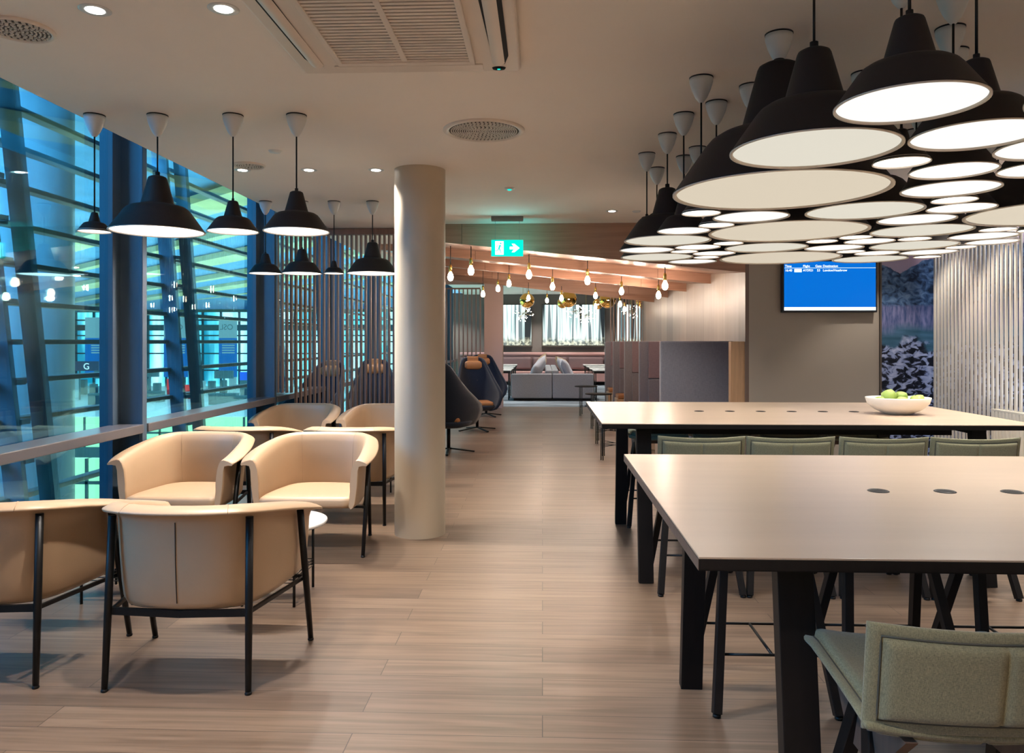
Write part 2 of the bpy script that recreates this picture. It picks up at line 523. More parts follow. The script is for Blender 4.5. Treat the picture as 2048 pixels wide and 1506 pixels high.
def dup(root, loc, rz=0.0, label=None, group=None):
    def cp(o, par):
        c = o.copy(); COL.objects.link(c)
        if par: c.parent = par
        for ch in children(o): cp(ch, c)
        return c
    kids = children(root)
    r = root.copy(); COL.objects.link(r)
    r.location = loc; r.rotation_euler = (0, 0, rz)
    if label: r['label'] = label
    if group: r['group'] = group
    for k in kids: cp(k, r)
    return r

def struct(g, name, mat, label, cat, parent=None):
    o = g.obj(name, mat, parent)
    if parent is None: tag(o, label, cat, None, 'structure')
    return o

def text(body, size, loc, mat, parent, name, rot=(R(90), 0, 0), mirror=False, align='LEFT', ext=.0008):
    c = bpy.data.curves.new(name, 'FONT')
    c.body = body; c.size = size; c.extrude = ext; c.align_x = align
    c.materials.append(mat)
    o = bpy.data.objects.new(name + '_curve', c)
    COL.objects.link(o)
    me = bpy.data.meshes.new_from_object(o.evaluated_get(bpy.context.evaluated_depsgraph_get()))
    bpy.data.objects.remove(o)
    o = bpy.data.objects.new(name, me)
    COL.objects.link(o)
    o.location = loc; o.rotation_euler = rot
    if mirror: o.scale = (-1, 1, 1)
    o.parent = parent
    return o

# ------------------------------------------------------------------ the room
XL = -3.15          # glass line
XE = -2.66          # ceiling edge
XS = -2.90          # sill front
XR = 4.40
YB = -6.0
YT = 8.40           # wall with the screen / start of timber ceiling
YC = 17.0           # end of oak floor
YE = 26.0           # far wall
g = G(); g.bb(XL, XR, YB, YC, -.12, 0); struct(g, 'floor', M['floor'], 'light oak plank floor running through the lounge', 'floor')
g = G(); g.bb(XL, 9, YC, YE, -.12, 0); struct(g, 'floor_carpet', M['carpet'], 'blue and white wave carpet in the far lounge', 'floor')
g = G(); g.bb(XE, XR, YB, YT, CEIL, CEIL + .12); g.bb(XE, -1.3, YT, 10.1, CEIL, CEIL + .12); g.bb(XE, -2.3, 10.1, YC, CEIL, CEIL + .12)
struct(g, 'ceiling', M['ceiling'], 'plain beige plaster ceiling over tables and armchairs', 'ceiling')
g = G(); g.bb(XE, 9, YC, YE, 3.05, 3.17); struct(g, 'ceiling_far', M['ceiling'], 'pale ceiling of the far lounge', 'ceiling')
g = G(); g.bb(XR, XR + .12, YB, YT, 0, CEIL); struct(g, 'wall_right', M['wall'], 'plain wall behind the white fin screen', 'wall')
g = G(); g.bb(XL, XR, YB - .12, YB, 0, 3.3); struct(g, 'wall_rear', M['wall'], 'plain wall behind the viewer', 'wall')
g = G(); g.bb(2.24, XR, YT, YT + .15, 0, CEIL); struct(g, 'wall_front', M['wall'], 'taupe wall carrying the flight screen', 'wall')
g = G(); g.bb(2.20, 2.24, YT + .0, YC, 0, CEIL); struct(g, 'wall_corridor', M['panel'], 'timber boarded side wall above the booths', 'wall')
g = G(); g.bb(XL, 9, YE, YE + .12, 0, 3.1); struct(g, 'wall_far', M['wall_back'], 'grey brown far wall behind the banquette', 'wall')
g = G(); g.bb(-1.27, -.87, YC - .35, YC, 0, CEIL); struct(g, 'wall_pier', M['wall_pink'], 'rose beige wall pier at the end of the corridor', 'wall')
g = G(); g.bb(2.24, 9, YC, YC + .1, 0, 3.1); g.bb(XE, 9, YC - .02, YC + .02, 2.72, 3.1)
struct(g, 'wall_divider', M['wall_pink'], 'wall around the opening to the far lounge', 'wall')
g = G(); g.bb(9, 9.1, YC, YE, 0, 3.1); struct(g, 'wall_side_far', M['wall_back'], 'right side wall of the far lounge', 'wall')
g = G(); g.bb(2.05, 2.20, YT + .02, YT + .12, 0, 1.45); struct(g, 'trim_1', M['oak_trim'], 'oak end board between booth panel and taupe wall', 'trim')

# stepped timber ceiling beyond the plaster one
def timber_z(x, k):
    fx = (x + 1.35) / 3.55
    return (2.57 + .015 * k) * (1 - fx) + (2.20 + .006 * k) * fx
steps = [YT, 10.1, 11.8, 13.5, 15.2, YC - .03]
for k in range(5):
    y0, y1 = steps[k], steps[k + 1]
    xl, xr = (-1.3 if k == 0 else -2.3), 2.20
    zl, zr_ = timber_z(xl, k), timber_z(xr, k)
    g = G()
    P4 = []
    for y, up in ((y0, 0.0), (y1, .13)):
        P4.append([(xl, y, zl + up), (xr, y, zr_ + up), (xr, y, CEIL + .1), (xl, y, CEIL + .1)])
    vs = [[g.b.verts.new(p) for p in q] for q in P4]
    a, c = vs
    for f in ((a[0], a[1], a[2], a[3]), (c[3], c[2], c[1], c[0]), (a[0], c[0], c[1], a[1]), (a[1], c[1], c[2], a[2]), (a[2], c[2], c[3], a[3]), (a[3], c[3], c[0], a[0])):
        g.b.faces.new(f)
    struct(g, 'ceiling_timber', M['timber'], ['nearest', 'second', 'third', 'fourth', 'farthest'][k] + ' step of the sloping timber ceiling', 'ceiling')

# big round column
g = G(); cc = at(840, 5.79)
g.lathe([(.191, 0), (.191, CEIL)], 64, (cc.x, cc.y, 0))
struct(g, 'column', M['column'], 'round beige column standing between armchairs and aisle', 'column')['kind'] = 'structure'

# glazed facade on the left
mull = [5.47 + 2.75 * k for k in range(-4, 8)]
for i in range(len(mull)):
    y = mull[i]; y2 = mull[i + 1] if i + 1 < len(mull) else YE
    w_ = thing('window_%d' % (i + 1), 'floor to ceiling glazed bay %s' % ['far behind the viewer', 'behind the viewer', 'just behind the viewer', 'beside the nearest armchairs', 'beside the second group of armchairs', 'beside the slatted screen', 'beyond the slatted screen', 'further along the corridor', 'near the corridor end', 'at the corridor end', 'at the start of the far lounge', 'in the far lounge'][i], 'window', (0, 0, 0), 0, None, 'structure')
    g = G(); g.bb(XL + .02, XL + .035, y + .05, y2 - .05, 0.0, 3.4); g.obj('glass_pane', M['glass'], w_)
    g = G(); g.bb(XL + .03, XS - .03, y - .0, y + .05, 0, 3.4, .004); g.bb(XL - .03, XL + .07, y - .10, y + .10, 0, 3.4, .004); g.bb(XS - .04, XS - .012, y - .006, y + .056, 0, 3.4, .004)
    g.obj('mullion', M['steel'], w_)
    g = G(); g.bb(XL + .036, XS, y + .056, y2 - .006, .783, .848, .006); g.obj('sill', M['sill'], w_)
    g = G(); g.bb(XL - .02, XL + .08, y + .05, y2 - .05, 0, .08); g.obj('bottom_rail', M['steel'], w_)

# louvres, braces and the concrete column outside
for k in range(-4, 8):
    z = 1.446 + .312 * k
    g = G(); g.bb(-4.29, -4.18, -2, 28, z - .021, z + .021, .006)
    o = g.obj('louvre_bar', M['louvre'])
    nm = 'at eye level' if k == 0 else ('%s %s eye level' % (['first', 'second', 'third', 'fourth', 'fifth', 'sixth', 'seventh'][abs(k) - 1], 'above' if k > 0 else 'below'))
    tag(o, 'brown horizontal louvre bar outside the glass, ' + nm, 'louvre', 'louvre bars outside the glass')
for y, lab in ((5.24, 'leaning steel brace outside the glass beside the nearest armchairs'), (8.0, 'leaning steel brace outside the glass left of the slatted screen'), (10.9, 'leaning steel brace outside the glass behind the slatted screen'), (13.8, 'leaning steel brace outside the glass near the corridor end')):
    t = thing('steel_brace', lab, 'steel brace', (-4.02, y + .45, 0), 0, 'leaning braces outside the glass')
    g = G(); g.bar((0, .62, -1.2), (0, -.13, 3.6), .07, .13, (1, 0, 0)); g.obj('flange', M['brace'], t)
    g = G(); g.bar((-.12, .40, -1.2), (-.12, -.35, 3.6), .05, .16, (1, 0, 0)); g.obj('web', M['brace'], t)
    g = G()
    for k in range(-3, 8):
        z = 1.446 + .312 * k; yy = .62 - .75 * (z + 1.2) / 4.8 - .16
        g.bb(-.12, -.02, yy - .05, yy + .05, z - .02, z + .02)
    g.obj('bracket', M['brace'], t)
g = G(); g.lathe([(1.08, -9), (1.08, 12)], 64, (-6.9, 9.0, 0))
tag(g.obj('concrete_pillar', M['concrete']), 'huge round concrete pillar outside the glass at left', 'pillar')

# ------------------------------------------------------------------ the terminal hall outside
HF = -5.8
g = G(); g.bb(-120, 30, 12, 125, HF - .3, HF); tag(g.obj('hall_floor', M['tilefloor']), 'wide pale floor of the terminal hall outside', 'floor', None, 'structure')
g = G(); g.bb(-120, 30, 122, 122.5, HF, 6.2); tag(g.obj('hall_glazing', M['hallwall']), 'brightly lit cyan glazing at the far end of the hall', 'glazing', None, 'structure')
g = G()
for x in range(-118, 28, 3):
    g.bb(x, x + .25, 121.4, 121.8, HF, 6.2)
for z in (HF + 2.5, HF + 5.2, HF + 8.1, HF + 10.6):
    g.bb(-120, 30, 121.3, 121.8, z, z + .22)
tag(g.obj('glazing_grid', M['halldark']), 'dark grid of bars over the bright hall glazing', 'glazing bars', None, 'structure')
g = G(); g.bb(-120, 30, 119, 120.5, HF + 9.0, HF + 9.9)
tag(g.obj('balcony_band', M['halldark']), 'dark balcony band across the bright hall glazing', 'balcony', None, 'structure')
# roof and its beams
rg = G(); rg.poly([(-160, 8, 12.6), (40, 8, 12.6), (40, 130, 7.0), (-160, 130, 7.0)], (0, 0, .4))
tag(rg.obj('hall_roof', M['roof']), 'blue lit ribbed roof of the terminal hall', 'roof', None, 'structure')
bn = 0
dirv = Vector((-.78, .63, 0))
for k in range(13):
    o0 = Vector((28 - k * 1.0, 8 + k * 9.0, 0))
    p = o0 + dirv * -20; q = o0 + dirv * 150
    zz = lambda v: 12.3 - (min(max(v.y, 8), 130) - 8) * 5.6 / 122
    g = G(); g.bar((p.x, p.y, zz(p)), (q.x, q.y, zz(q)), .9 if k % 2 else 2.6, .5, (0, 0, 1))
    tag(g.obj('roof_beam', M['beam']), 'pale green roof beam of the hall, %s from the glass' % ['nearest', 'second', 'third', 'fourth', 'fifth', 'sixth', 'seventh', 'eighth', 'ninth', 'tenth', 'eleventh', 'twelfth', 'thirteenth'][k], 'roof beam', 'roof beams of the terminal hall')
# hanging banners with mirrored airport letters
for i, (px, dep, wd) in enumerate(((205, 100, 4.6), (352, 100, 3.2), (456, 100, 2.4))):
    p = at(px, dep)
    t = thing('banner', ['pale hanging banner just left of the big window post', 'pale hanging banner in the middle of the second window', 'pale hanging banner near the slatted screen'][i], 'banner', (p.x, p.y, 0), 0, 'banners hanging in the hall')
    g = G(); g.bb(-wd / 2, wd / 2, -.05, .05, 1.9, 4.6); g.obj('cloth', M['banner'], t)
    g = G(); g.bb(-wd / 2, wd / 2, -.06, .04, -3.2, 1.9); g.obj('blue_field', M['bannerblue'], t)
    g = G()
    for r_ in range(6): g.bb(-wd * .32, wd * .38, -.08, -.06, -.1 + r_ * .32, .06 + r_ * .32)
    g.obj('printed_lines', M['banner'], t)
    text('OSL', 1.0, (wd * .3, -.1, 3.0), M['halldark'], t, 'lettering', mirror=True)
# desks, signs and people-sized things at the far side
p = at(174, 95)
t = thing('gate_sign', 'dark blue sign with a white letter G on a pole', 'sign', (p.x, p.y, HF))
g = G(); g.bb(-1.5, 1.5, -.1, .1, 3.6, 4.8); g.obj('sign_plate', P('sign_navy', (6, 30, 60), .5), t)
g = G(); g.bb(-1.0, -.85, -.08, .08, 0, 3.6); g.obj('pole', M['halldark'], t)
text('G', 1.1, (-.4, -.13, 3.8), M['signwhite'], t, 'lettering')
for i, (px, dep) in enumerate(((208, 88), (300, 92), (448, 88), (500, 84))):
    p = at(px, dep)
    t = thing('check_in_desk', ['dark check-in desk left of the big window post', 'dark flared check-in desk in the middle of the second window', 'dark flared check-in desk right of the leaning brace', 'dark blue check-in desk beside the slatted screen'][i], 'desk', (p.x, p.y, HF), 0, 'check-in desks across the hall')
    g = G(); g.bb(-1.6, 1.6, -.5, .5, 0, 1.3); g.obj('counter', M['halldark'], t)
    g = G(); g.bb(-1.1, 1.1, -.1, .1, 3.0, 3.9); g.obj('screen', M['bluelight'] if i == 3 else M['halldark'], t)
    g = G(); g.bb(-.1, .1, -.1, .1, 1.3, 3.0); g.obj('post', M['halldark'], t)
for i in range(18):
    px = 150 + i * 21 + random.uniform(-5, 5); dep = random.uniform(96, 112)
    p = at(px, dep); hh = random.uniform(1.4, 3.2)
    g = G(); g.bb(-.45, .45, -.3, .3, 0, hh, .08)
    mm = M['red'] if i in (9, 11) else (M['banner'] if i % 3 == 0 else M['halldark'])
    o = g.obj('kiosk', mm); o.location = (p.x, p.y, HF)
    tag(o, ('red' if i in (9, 11) else 'pale' if i % 3 == 0 else 'dark') + ' kiosk standing in the row along the far hall wall', 'kiosk', 'kiosks along the far hall wall')
for i, (px, dep, wd) in enumerate(((172, 36, 4.2), (178, 24, 2.0), (322, 38, 4.5), (490, 36, 4.0))):
    p = at(px, dep)
    t = thing('light_box', ['green lit glass box beyond the first window, upper', 'green lit glass box beyond the first window, lower', 'green lit glass box beyond the second window', 'green lit glass box near the slatted screen'][i], 'light box', (p.x, p.y, HF), 0, 'green lit boxes in the hall below')
    hz = 1.45 - HF - (172 if i != 1 else 265) * dep / 1530
    g = G(); g.bb(-wd / 2, wd / 2, -.1, .1, hz - .9, hz + .5); g.obj('light_panel', M['greenbox'], t)
    g = G(); g.bb(-wd / 2, wd / 2, -.14, .14, hz - .3, hz - .2); g.bb(-.05, .05, -.14, .14, hz - .9, hz + .5); g.bb(-wd / 2, wd / 2, -.3, .3, 0, hz - .9); g.obj('frame', M['halldark'], t)

# ------------------------------------------------------------------ pendant lamps
def profile(D):
    r = D / 2
    return [(.0, .66), (.05, .66), (.05, .615), (.14, .612), (.185, .60), (.20, .585), (.345, .315), (.36, .30), (.42, .292), (.56, .275), (.64, .25), (.70, .215), (.985, .012), (1.0, .006), (1.0, 0), (.975, 0), (.955, .012), (.68, .19), (.30, .24), (.0, .25)], r
def make_pendant(D, zr_, em, name='pendant_lamp'):
    t = thing(name, 'x', 'pendant lamp', (0, 0, 0))
    pr, r = profile(D)
    g = G(); g.lathe([(a * r, zr_ + c * D) for a, c in pr[:15]] , 56); g.obj('shade', M['shade'], t)
    g = G(); g.lathe([(r * .999, zr_ + .001 * D), (r * .999, zr_ - .003), (r * .965, zr_ - .003), (r * .955, zr_ + .008)], 56); g.obj('rim', M['rim'], t)
    g = G(); g.lathe([(r * .968, zr_ + .004), (0, zr_ + .004)], 56, smooth=False); g.obj('diffuser', em, t)
    top = zr_ + .66 * D
    g = G(); g.tube([(0, 0, top - .01), (0, 0, CEIL - .10)], .0045, 8); g.obj('cord', M['black'], t)
    g = G(); g.lathe([(0, CEIL - .125), (.012, CEIL - .122), (.028, CEIL - .10), (.046, CEIL - .06), (.056, CEIL - .025), (.056, CEIL - .006), (0, CEIL - .004)], 32); g.obj('ceiling_cup', M['canopy'], t)
    g = G(); g.lathe([(0, CEIL - .004), (.058, CEIL - .004), (.058, CEIL), (0, CEIL)], 32); g.obj('mounting_plate', M['black'], t)
    return t
EM = [emit('diffuser_smallest', (255, 246, 238), 2.6), emit('diffuser_small', (255, 246, 238), 1.1), emit('diffuser_medium', (250, 246, 240), .58),
      emit('diffuser_large', (236, 230, 214), .46), emit('diffuser_largest', (225, 212, 190), .48)]
SZ = [.095, .15, .188, .268, .44]
ZR = 2.08
CL = [(0.996, 3.266, 4), (0.779, 3.791, 0), (1.054, 3.917, 2), (0.941, 4.183, 0), (0.804, 4.393, 1), (0.78, 4.817, 3), (1.406, 4.459, 4), (1.035, 5.155, 1), (1.191, 4.958, 0), (0.719, 5.308, 2), (0.993, 5.402, 0), (1.225, 5.523, 1), (1.499, 5.2, 3), (0.855, 5.76, 3), (1.224, 5.774, 0), (1.182, 6.086, 2), (1.789, 5.855, 4), (1.551, 3.76, 3), (1.754, 4.879, 0), (1.891, 4.7, 0), (2.053, 4.892, 1), (1.96, 5.229, 2), (2.155, 5.442, 0), (2.381, 5.551, 1), (2.501, 5.958, 3), (1.685, 3.234, 2), (1.833, 3.483, 0), (1.976, 3.693, 1), (1.931, 4.034, 2), (2.152, 4.44, 3), (2.16, 3.16, 2), (2.56, 3.85, 4), (2.559, 4.405, 0), (2.791, 4.443, 0), (2.635, 4.686, 2), (2.843, 4.96, 1), (2.282, 4.789, 0), (2.436, 5.124, 3), (2.792, 5.223, 0), (2.723, 5.511, 2), (2.858, 5.806, 0), (1.262, 2.744, 0), (1.515, 2.886, 1), (1.326, 2.394, 2), (1.676, 2.547, 2), (1.83, 2.87, 1), (1.522, 1.976, 3), (0.973, 2.07, 2), (0.892, 2.552, 3)]
SN = ['smallest', 'small', 'medium', 'large', 'largest']
ORD = ['nearest', 'second nearest', 'third nearest', 'fourth nearest', 'fifth nearest', 'sixth nearest', 'seventh nearest', 'eighth nearest', 'ninth nearest', 'tenth nearest', 'eleventh nearest', 'twelfth nearest', 'thirteenth nearest', 'fourteenth nearest', 'fifteenth nearest', 'sixteenth nearest']
for s in range(5):
    proto = None
    mem = sorted([c for c in CL if c[2] == s], key=lambda c: c[1])
    for i, (x, y, _) in enumerate(mem):
        side = 'left edge' if x < 1.1 else ('middle' if x < 2.1 else 'right side')
        lab = '%s of the %s-size black pendants, at the %s of the dense cluster' % (ORD[i] if i < len(mem) - 1 else 'farthest', SN[s], side)
        if proto is None:
            proto = make_pendant(SZ[s] * 2, ZR, EM[s]); proto.location = (x, y, 0); o = proto
        else: o = dup(proto, (x, y, 0))
        o['label'] = lab; o['group'] = 'black pendants clustered over the high tables'
        if s in (0, 1): lamp('pendant_beam', 'SPOT', (x, y, ZR - .01), 11 if y < 4.3 else 5.5, (1, .93, .86), .06, spot=150, blend=.8)
# loose pendants above the armchairs
em_l = emit('diffuser_bright', (255, 242, 236), 3.0)
row = [(189, 4.38, .178, 'tiny black pendant at the far left in front of the window'), (315, 4.38, .515, 'biggest black pendant on the left, above the armchairs'),
       (466, 4.38, .285, 'medium black pendant between the two big ones, near row'), (593, 4.38, .373, 'black pendant at the right of the near row by the column'),
       (531, 7.08, .30, 'black pendant at the left end of the far row'), (604, 7.08, .365, 'black pendant second from left in the far row'),
       (668, 7.08, .19, 'tiny black pendant in the far row, left of its biggest'), (745, 7.08, .47, 'biggest black pendant of the far row, half behind the column')]
for px, d, D, lab in row:
    p = at(px, d)
    t = make_pendant(D, ZR, em_l); t.location = (p.x, p.y, 0); t['label'] = lab; t['group'] = 'loose black pendants above the armchairs'

# bare bulbs under the timber ceiling
BL = [(901, 553, 519, 9.3), (942, 541, 498, 8.75), (966, 588, 556, 13.2), (996, 577, 553, 12.6), (1018, 567, 538, 11.7), (1058, 549, 513, 9.4), (1057, 596, 573, 14.6),
      (1094, 597, 585, 16.2), (1105, 573, 537, 11.4), (1123, 588, 562, 13.8), (1175, 561, 520, 9.6), (1191, 591, 561, 13.0), (1191, 605, 590, 15.8), (1243, 576, 555, 11.2),
      (1240, 600, 585, 14.4), (1249, 610, 598, 16.0), (1317, 588, 562, 10.9), (1330, 568, 532, 9.0)]
bp = None
for i, (px, py, ct, d) in enumerate(BL):
    zb = EYE + (683 - py) * d / F
    p = at(px, d)
    if bp is None:
        bp = thing('bulb_pendant', 'x', 'bulb pendant')
        g = G(); g.lathe([(0, -.055), (.02, -.05), (.032, -.03), (.036, -.005), (.03, .022), (.018, .045), (.014, .06)], 24); g.obj('bulb', M['bulb'], bp)
        g = G(); g.lathe([(0, .055), (.019, .056), (.019, .13), (.01, .145), (0, .146)], 20); g.obj('socket', M['brass'], bp)
        g = G(); g.tube([(0, 0, .14), (0, 0, .23)], .005, 6); g.obj('cord', M['black'], bp)
        o = bp
    else: o = dup(bp, (0, 0, 0))
    zl = 2.57; k = max(j for j in range(6) if steps[j] <= max(p.y, YT)) ; k = min(k, 4)
    tt = (p.y - steps[k]) / (steps[k + 1] - steps[k]); 
    zs = timber_z(p.x, k) + .13 * tt
    o.location = (p.x, p.y, min(zb, zs - .22))
    for ch in children(o):
        if ch.name.startswith('cord'):
            ch.data = ch.data.copy()
            for v in ch.data.vertices:
                if v.co.z > .145: v.co.z = zs - o.location.z + .004
    o['label'] = 'bare glowing bulb under the timber ceiling, %s' % ['leftmost, right beside the column', 'second from the left, close to the column', 'low one just left of the rose pier', 'third from the left above the rose pier',
        'left of and below the exit sign', 'just right of the exit sign', 'low one below the exit sign', 'low one near the tip of the far ceiling', 'in the middle, high', 'in the middle, slightly lower',
        'high one right of the middle', 'right of the middle, upper of two', 'right of the middle, lower of two', 'right part, uppermost of three', 'right part, middle of three', 'right part, lowest of three', 'second from the right', 'rightmost and nearest']  [i]
    o['group'] = 'bare bulbs under the timber ceiling'
for x, y in ((-.6, 9.3), (.6, 9.3), (1.5, 9.6), (-.5, 11.6), (.5, 11.6), (1.4, 11.6), (-.1, 13.8), (.9, 13.8), (1.4, 15.6), (0, 15.6)):
    lamp('bulb_light', 'POINT', (x, y, 2.12), 8.5, (1.0, .80, .66), .04)

# ------------------------------------------------------------------ ceiling fittings
def downlight(px, d, lab, power=105, lit=True, xy=None):
    p = at(px, d) if xy is None else Vector((xy[0], xy[1], 0))
    t = thing('downlight', lab, 'downlight', (p.x, p.y, CEIL), 0, 'recessed downlights in the plaster ceiling')
    g = G(); g.lathe([(.030, -.001), (.052, -.004), (.060, -.001), (.060, 0)], 32); g.obj('trim_ring', M['canopy'], t)
    g = G(); g.lathe([(0, -.0035), (.034, -.0035)], 32); g.obj('lens', M['spot'], t)
    lamp('downlight_and_fill_beam', 'SPOT', (p.x, p.y, CEIL - .02), power, WARM, .035, spot=112, blend=.55)
downlight(190, 2.99, 'recessed downlight near the left end of the ceiling')
downlight(447, 2.98, 'recessed downlight left of the air conditioning unit')
downlight(485, 5.78, 'leftmost of three downlights left of the column')
downlight(618, 5.78, 'middle of three downlights left of the column')
downlight(752, 5.78, 'rightmost of three downlights, close to the column')
downlight(1224, 7.6, 'single downlight in front of the timber fascia')
# unseen spots without fittings, added as general fill light
for x, y in ((-1.75, .3), (-.6, .3), (3.3, 2.2), (3.2, 4.6)):
    lamp('downlight_and_fill_beam', 'SPOT', (x, y, CEIL - .02), 100, WARM, .035, spot=112, blend=.55)
for x, y in ((-2.0, 9.8), (-2.0, 13.0)):
    lamp('downlight_and_fill_beam', 'SPOT', (x, y, CEIL - .02), 70, WARM, .035, spot=112, blend=.55)

def vent(px, d, rad, lab, n, X=None):
    p = at(px, d)
    t = thing('ceiling_vent', lab, 'ceiling vent', (p.x, p.y, CEIL))
    g = G(); g.lathe([(rad, 0), (rad, -.006), (rad * .93, -.014), (rad * .86, -.010), (rad * .86, -.004)], 64); g.obj('ring', M['plastic'], t)
    g = G(); g.lathe([(0, -.005), (rad * .86, -.005)], 64)
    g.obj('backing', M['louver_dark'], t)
    g = G()
    for k in range(n):
        r_ = rad * .80 * (k + 1) / n
        m_ = max(10, int(2 * math.pi * r_ / .024))
        for j in range(m_):
            a0 = 2 * math.pi * j / m_ + k * .3; a1 = a0 + 2 * math.pi / m_ * .55
            g.poly([(math.cos(a_) * q_, math.sin(a_) * q_, -.012) for a_, q_ in ((a0, r_ - .0035), (a1, r_ - .0035), (a1, r_ + .0035), (a0, r_ + .0035))], (0, 0, .006))
    g.obj('perforated_plate', M['plastic'], t)
vent(968, 4.69, .25, 'round perforated ceiling diffuser above the aisle', 15)
vent(498, 5.62, .115, 'small round ceiling diffuser left of the column', 6)
vent(38, 3.17, .135, 'round ceiling speaker at the far left edge', 7)
for px, d, lab, em_ in ((550, 5.2, 'small round ceiling cap behind the near pendants', 0), (1273, 7.6, 'small round ceiling cap beside the pendant cluster', 0), (1019, 6.46, 'small smoke detector lit green above the aisle', 1)):
    p = at(px, d); t = thing('smoke_detector', lab, 'smoke detector', (p.x, p.y, CEIL))
    g = G(); g.lathe([(0, -.012), (.035, -.012), (.045, 0)], 28); g.obj('cap', M['canopy'], t)
    if em_:
        g = G(); g.lathe([(0, -.022), (.014, -.02), (.018, -.012)], 16); g.obj('indicator', M['signgreen'], t)

# air conditioning cassette
t = thing('air_conditioner', 'large beige ceiling air conditioning cassette with slatted grille', 'air conditioner', (-.61, 3.06, CEIL))
g = G(); g.box((0, 0, -.018), (1.02, 1.02, .036), 0, .014); g.obj('housing', M['plastic'], t)
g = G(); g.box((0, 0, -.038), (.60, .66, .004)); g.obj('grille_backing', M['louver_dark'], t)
g = G()
for k in range(22):
    y = -.315 + .63 * k / 21
    g.bb(-.285, .285, y - .009, y + .009, -.050, -.044)
g.bb(-.012, .012, -.315, .315, -.054, -.046)
g.obj('grille_slats', M['plastic'], t)
g = G()
for a in ((-.31, -.285, -.34, .34), (.285, .31, -.34, .34), (-.31, .31, -.36, -.325), (-.31, .31, .325, .36)): g.bb(*a, -.056, -.034, .004)
g.obj('grille_frame', M['plastic'], t)
for sx in (-1, 1):
    xo = .46 if sx > 0 else .447
    g = G(); g.poly([(sx * (.37 if sx > 0 else .382), -.40, -.037), (sx * xo, -.40, -.037), (sx * xo, .30, -.037), (sx * (xo - .02), .40, -.037), (sx * .39, .40, -.037)], (0, 0, -.003)); g.obj('air_slot', M['gap'], t)
    g = G(); g.grid([[(sx * (.385 + .055 * a_), -.39 + .78 * b_, -.040 - .012 * math.sin(a_ * math.pi)) for a_ in (0, .25, .5, .75, 1)] for b_ in [q / 8 for q in range(9)]])
    g.obj('flap', M['plastic'], t)
for sy in (-.435, .435):
    g = G(); g.bb(-.34, .34, sy - .035, sy + .035, -.042, -.036, .002); g.obj('flap', M['plastic'], t)
g = G(); g.lathe([(0, -.045), (.028, -.043), (.032, -.036)], 24, (.41, .455, 0), sy=.6); g.obj('sensor', M['gap'], t)
g = G(); g.lathe([(0, -.048), (.008, -.046)], 10, (.41, .448, 0)); g.obj('indicator', M['signgreen'], t)

# exit sign
p = at(1014.5, 7.95)
t = thing('exit_sign', 'glowing green emergency exit sign hanging from the ceiling', 'sign', (p.x, p.y, 2.42), YAW)
g = G(); g.bb(-.166, .166, -.012, .012, -.085, .085, .004); g.obj('panel', M['signgreen'], t)
g = G(); g.bb(-.125, -.038, -.0145, -.012, -.07, .07); g.obj('doorway', M['signwhite'], t)
g = G()
g.lathe([(0, -.001), (.009, -.001), (.009, .001), (0, .001)], 14, (0, 0, 0))
for v in g.b.verts: v.co = Vector((v.co.x - .068, -.0155 + v.co.z, v.co.y + .048))
for a_, b_, w_ in (((-.082, .030), (-.068, .028), .010), ((-.074, .030), (-.086, -.006), .017), ((-.088, .026), (-.108, .018), .006), ((-.108, .018), (-.112, .006), .006), ((-.070, .026), (-.056, .008), .006), ((-.056, .008), (-.042, .010), .006),
                  ((-.084, -.004), (-.072, -.028), .011), ((-.072, -.028), (-.062, -.056), .008), ((-.088, -.004), (-.098, -.026), .010), ((-.098, -.026), (-.124, -.030), .007)):
    g.bar((a_[0], -.0155, a_[1]), (b_[0], -.0155, b_[1]), w_, .002, (0, 1, 0))
g.obj('running_figure', M['signgreen'], t)
g = G()
g.poly([(.026, -.0125, -.014), (.068, -.0125, -.014), (.046, -.0125, -.044), (.074, -.0125, -.044), (.128, -.0125, 0), (.074, -.0125, .044), (.046, -.0125, .044), (.068, -.0125, .014), (.026, -.0125, .014)], (0, -.002, 0)); g.obj('arrow', M['signwhite'], t)
g = G()
for sx in (-.125, .125): g.tube([(sx, 0, .085), (sx, 0, .29)], .0012, 6)
g.obj('wire', M['grey_box'], t)
g = G(); g.bb(-.166, .166, -.05, .05, .285, CEIL - 2.42, .004); g.obj('ceiling_box', M['grey_box'], t)
lamp('exit_glow', 'AREA', (p.x, p.y + .05, 2.42), 1.3, (.1, .9, .9), .3, .16, rot=(R(90), 0, 0))
lamp('exit_glow', 'AREA', (p.x, p.y - .05, 2.42), .9, (.1, .9, .9), .3, .16, rot=(R(-90), 0, 0))

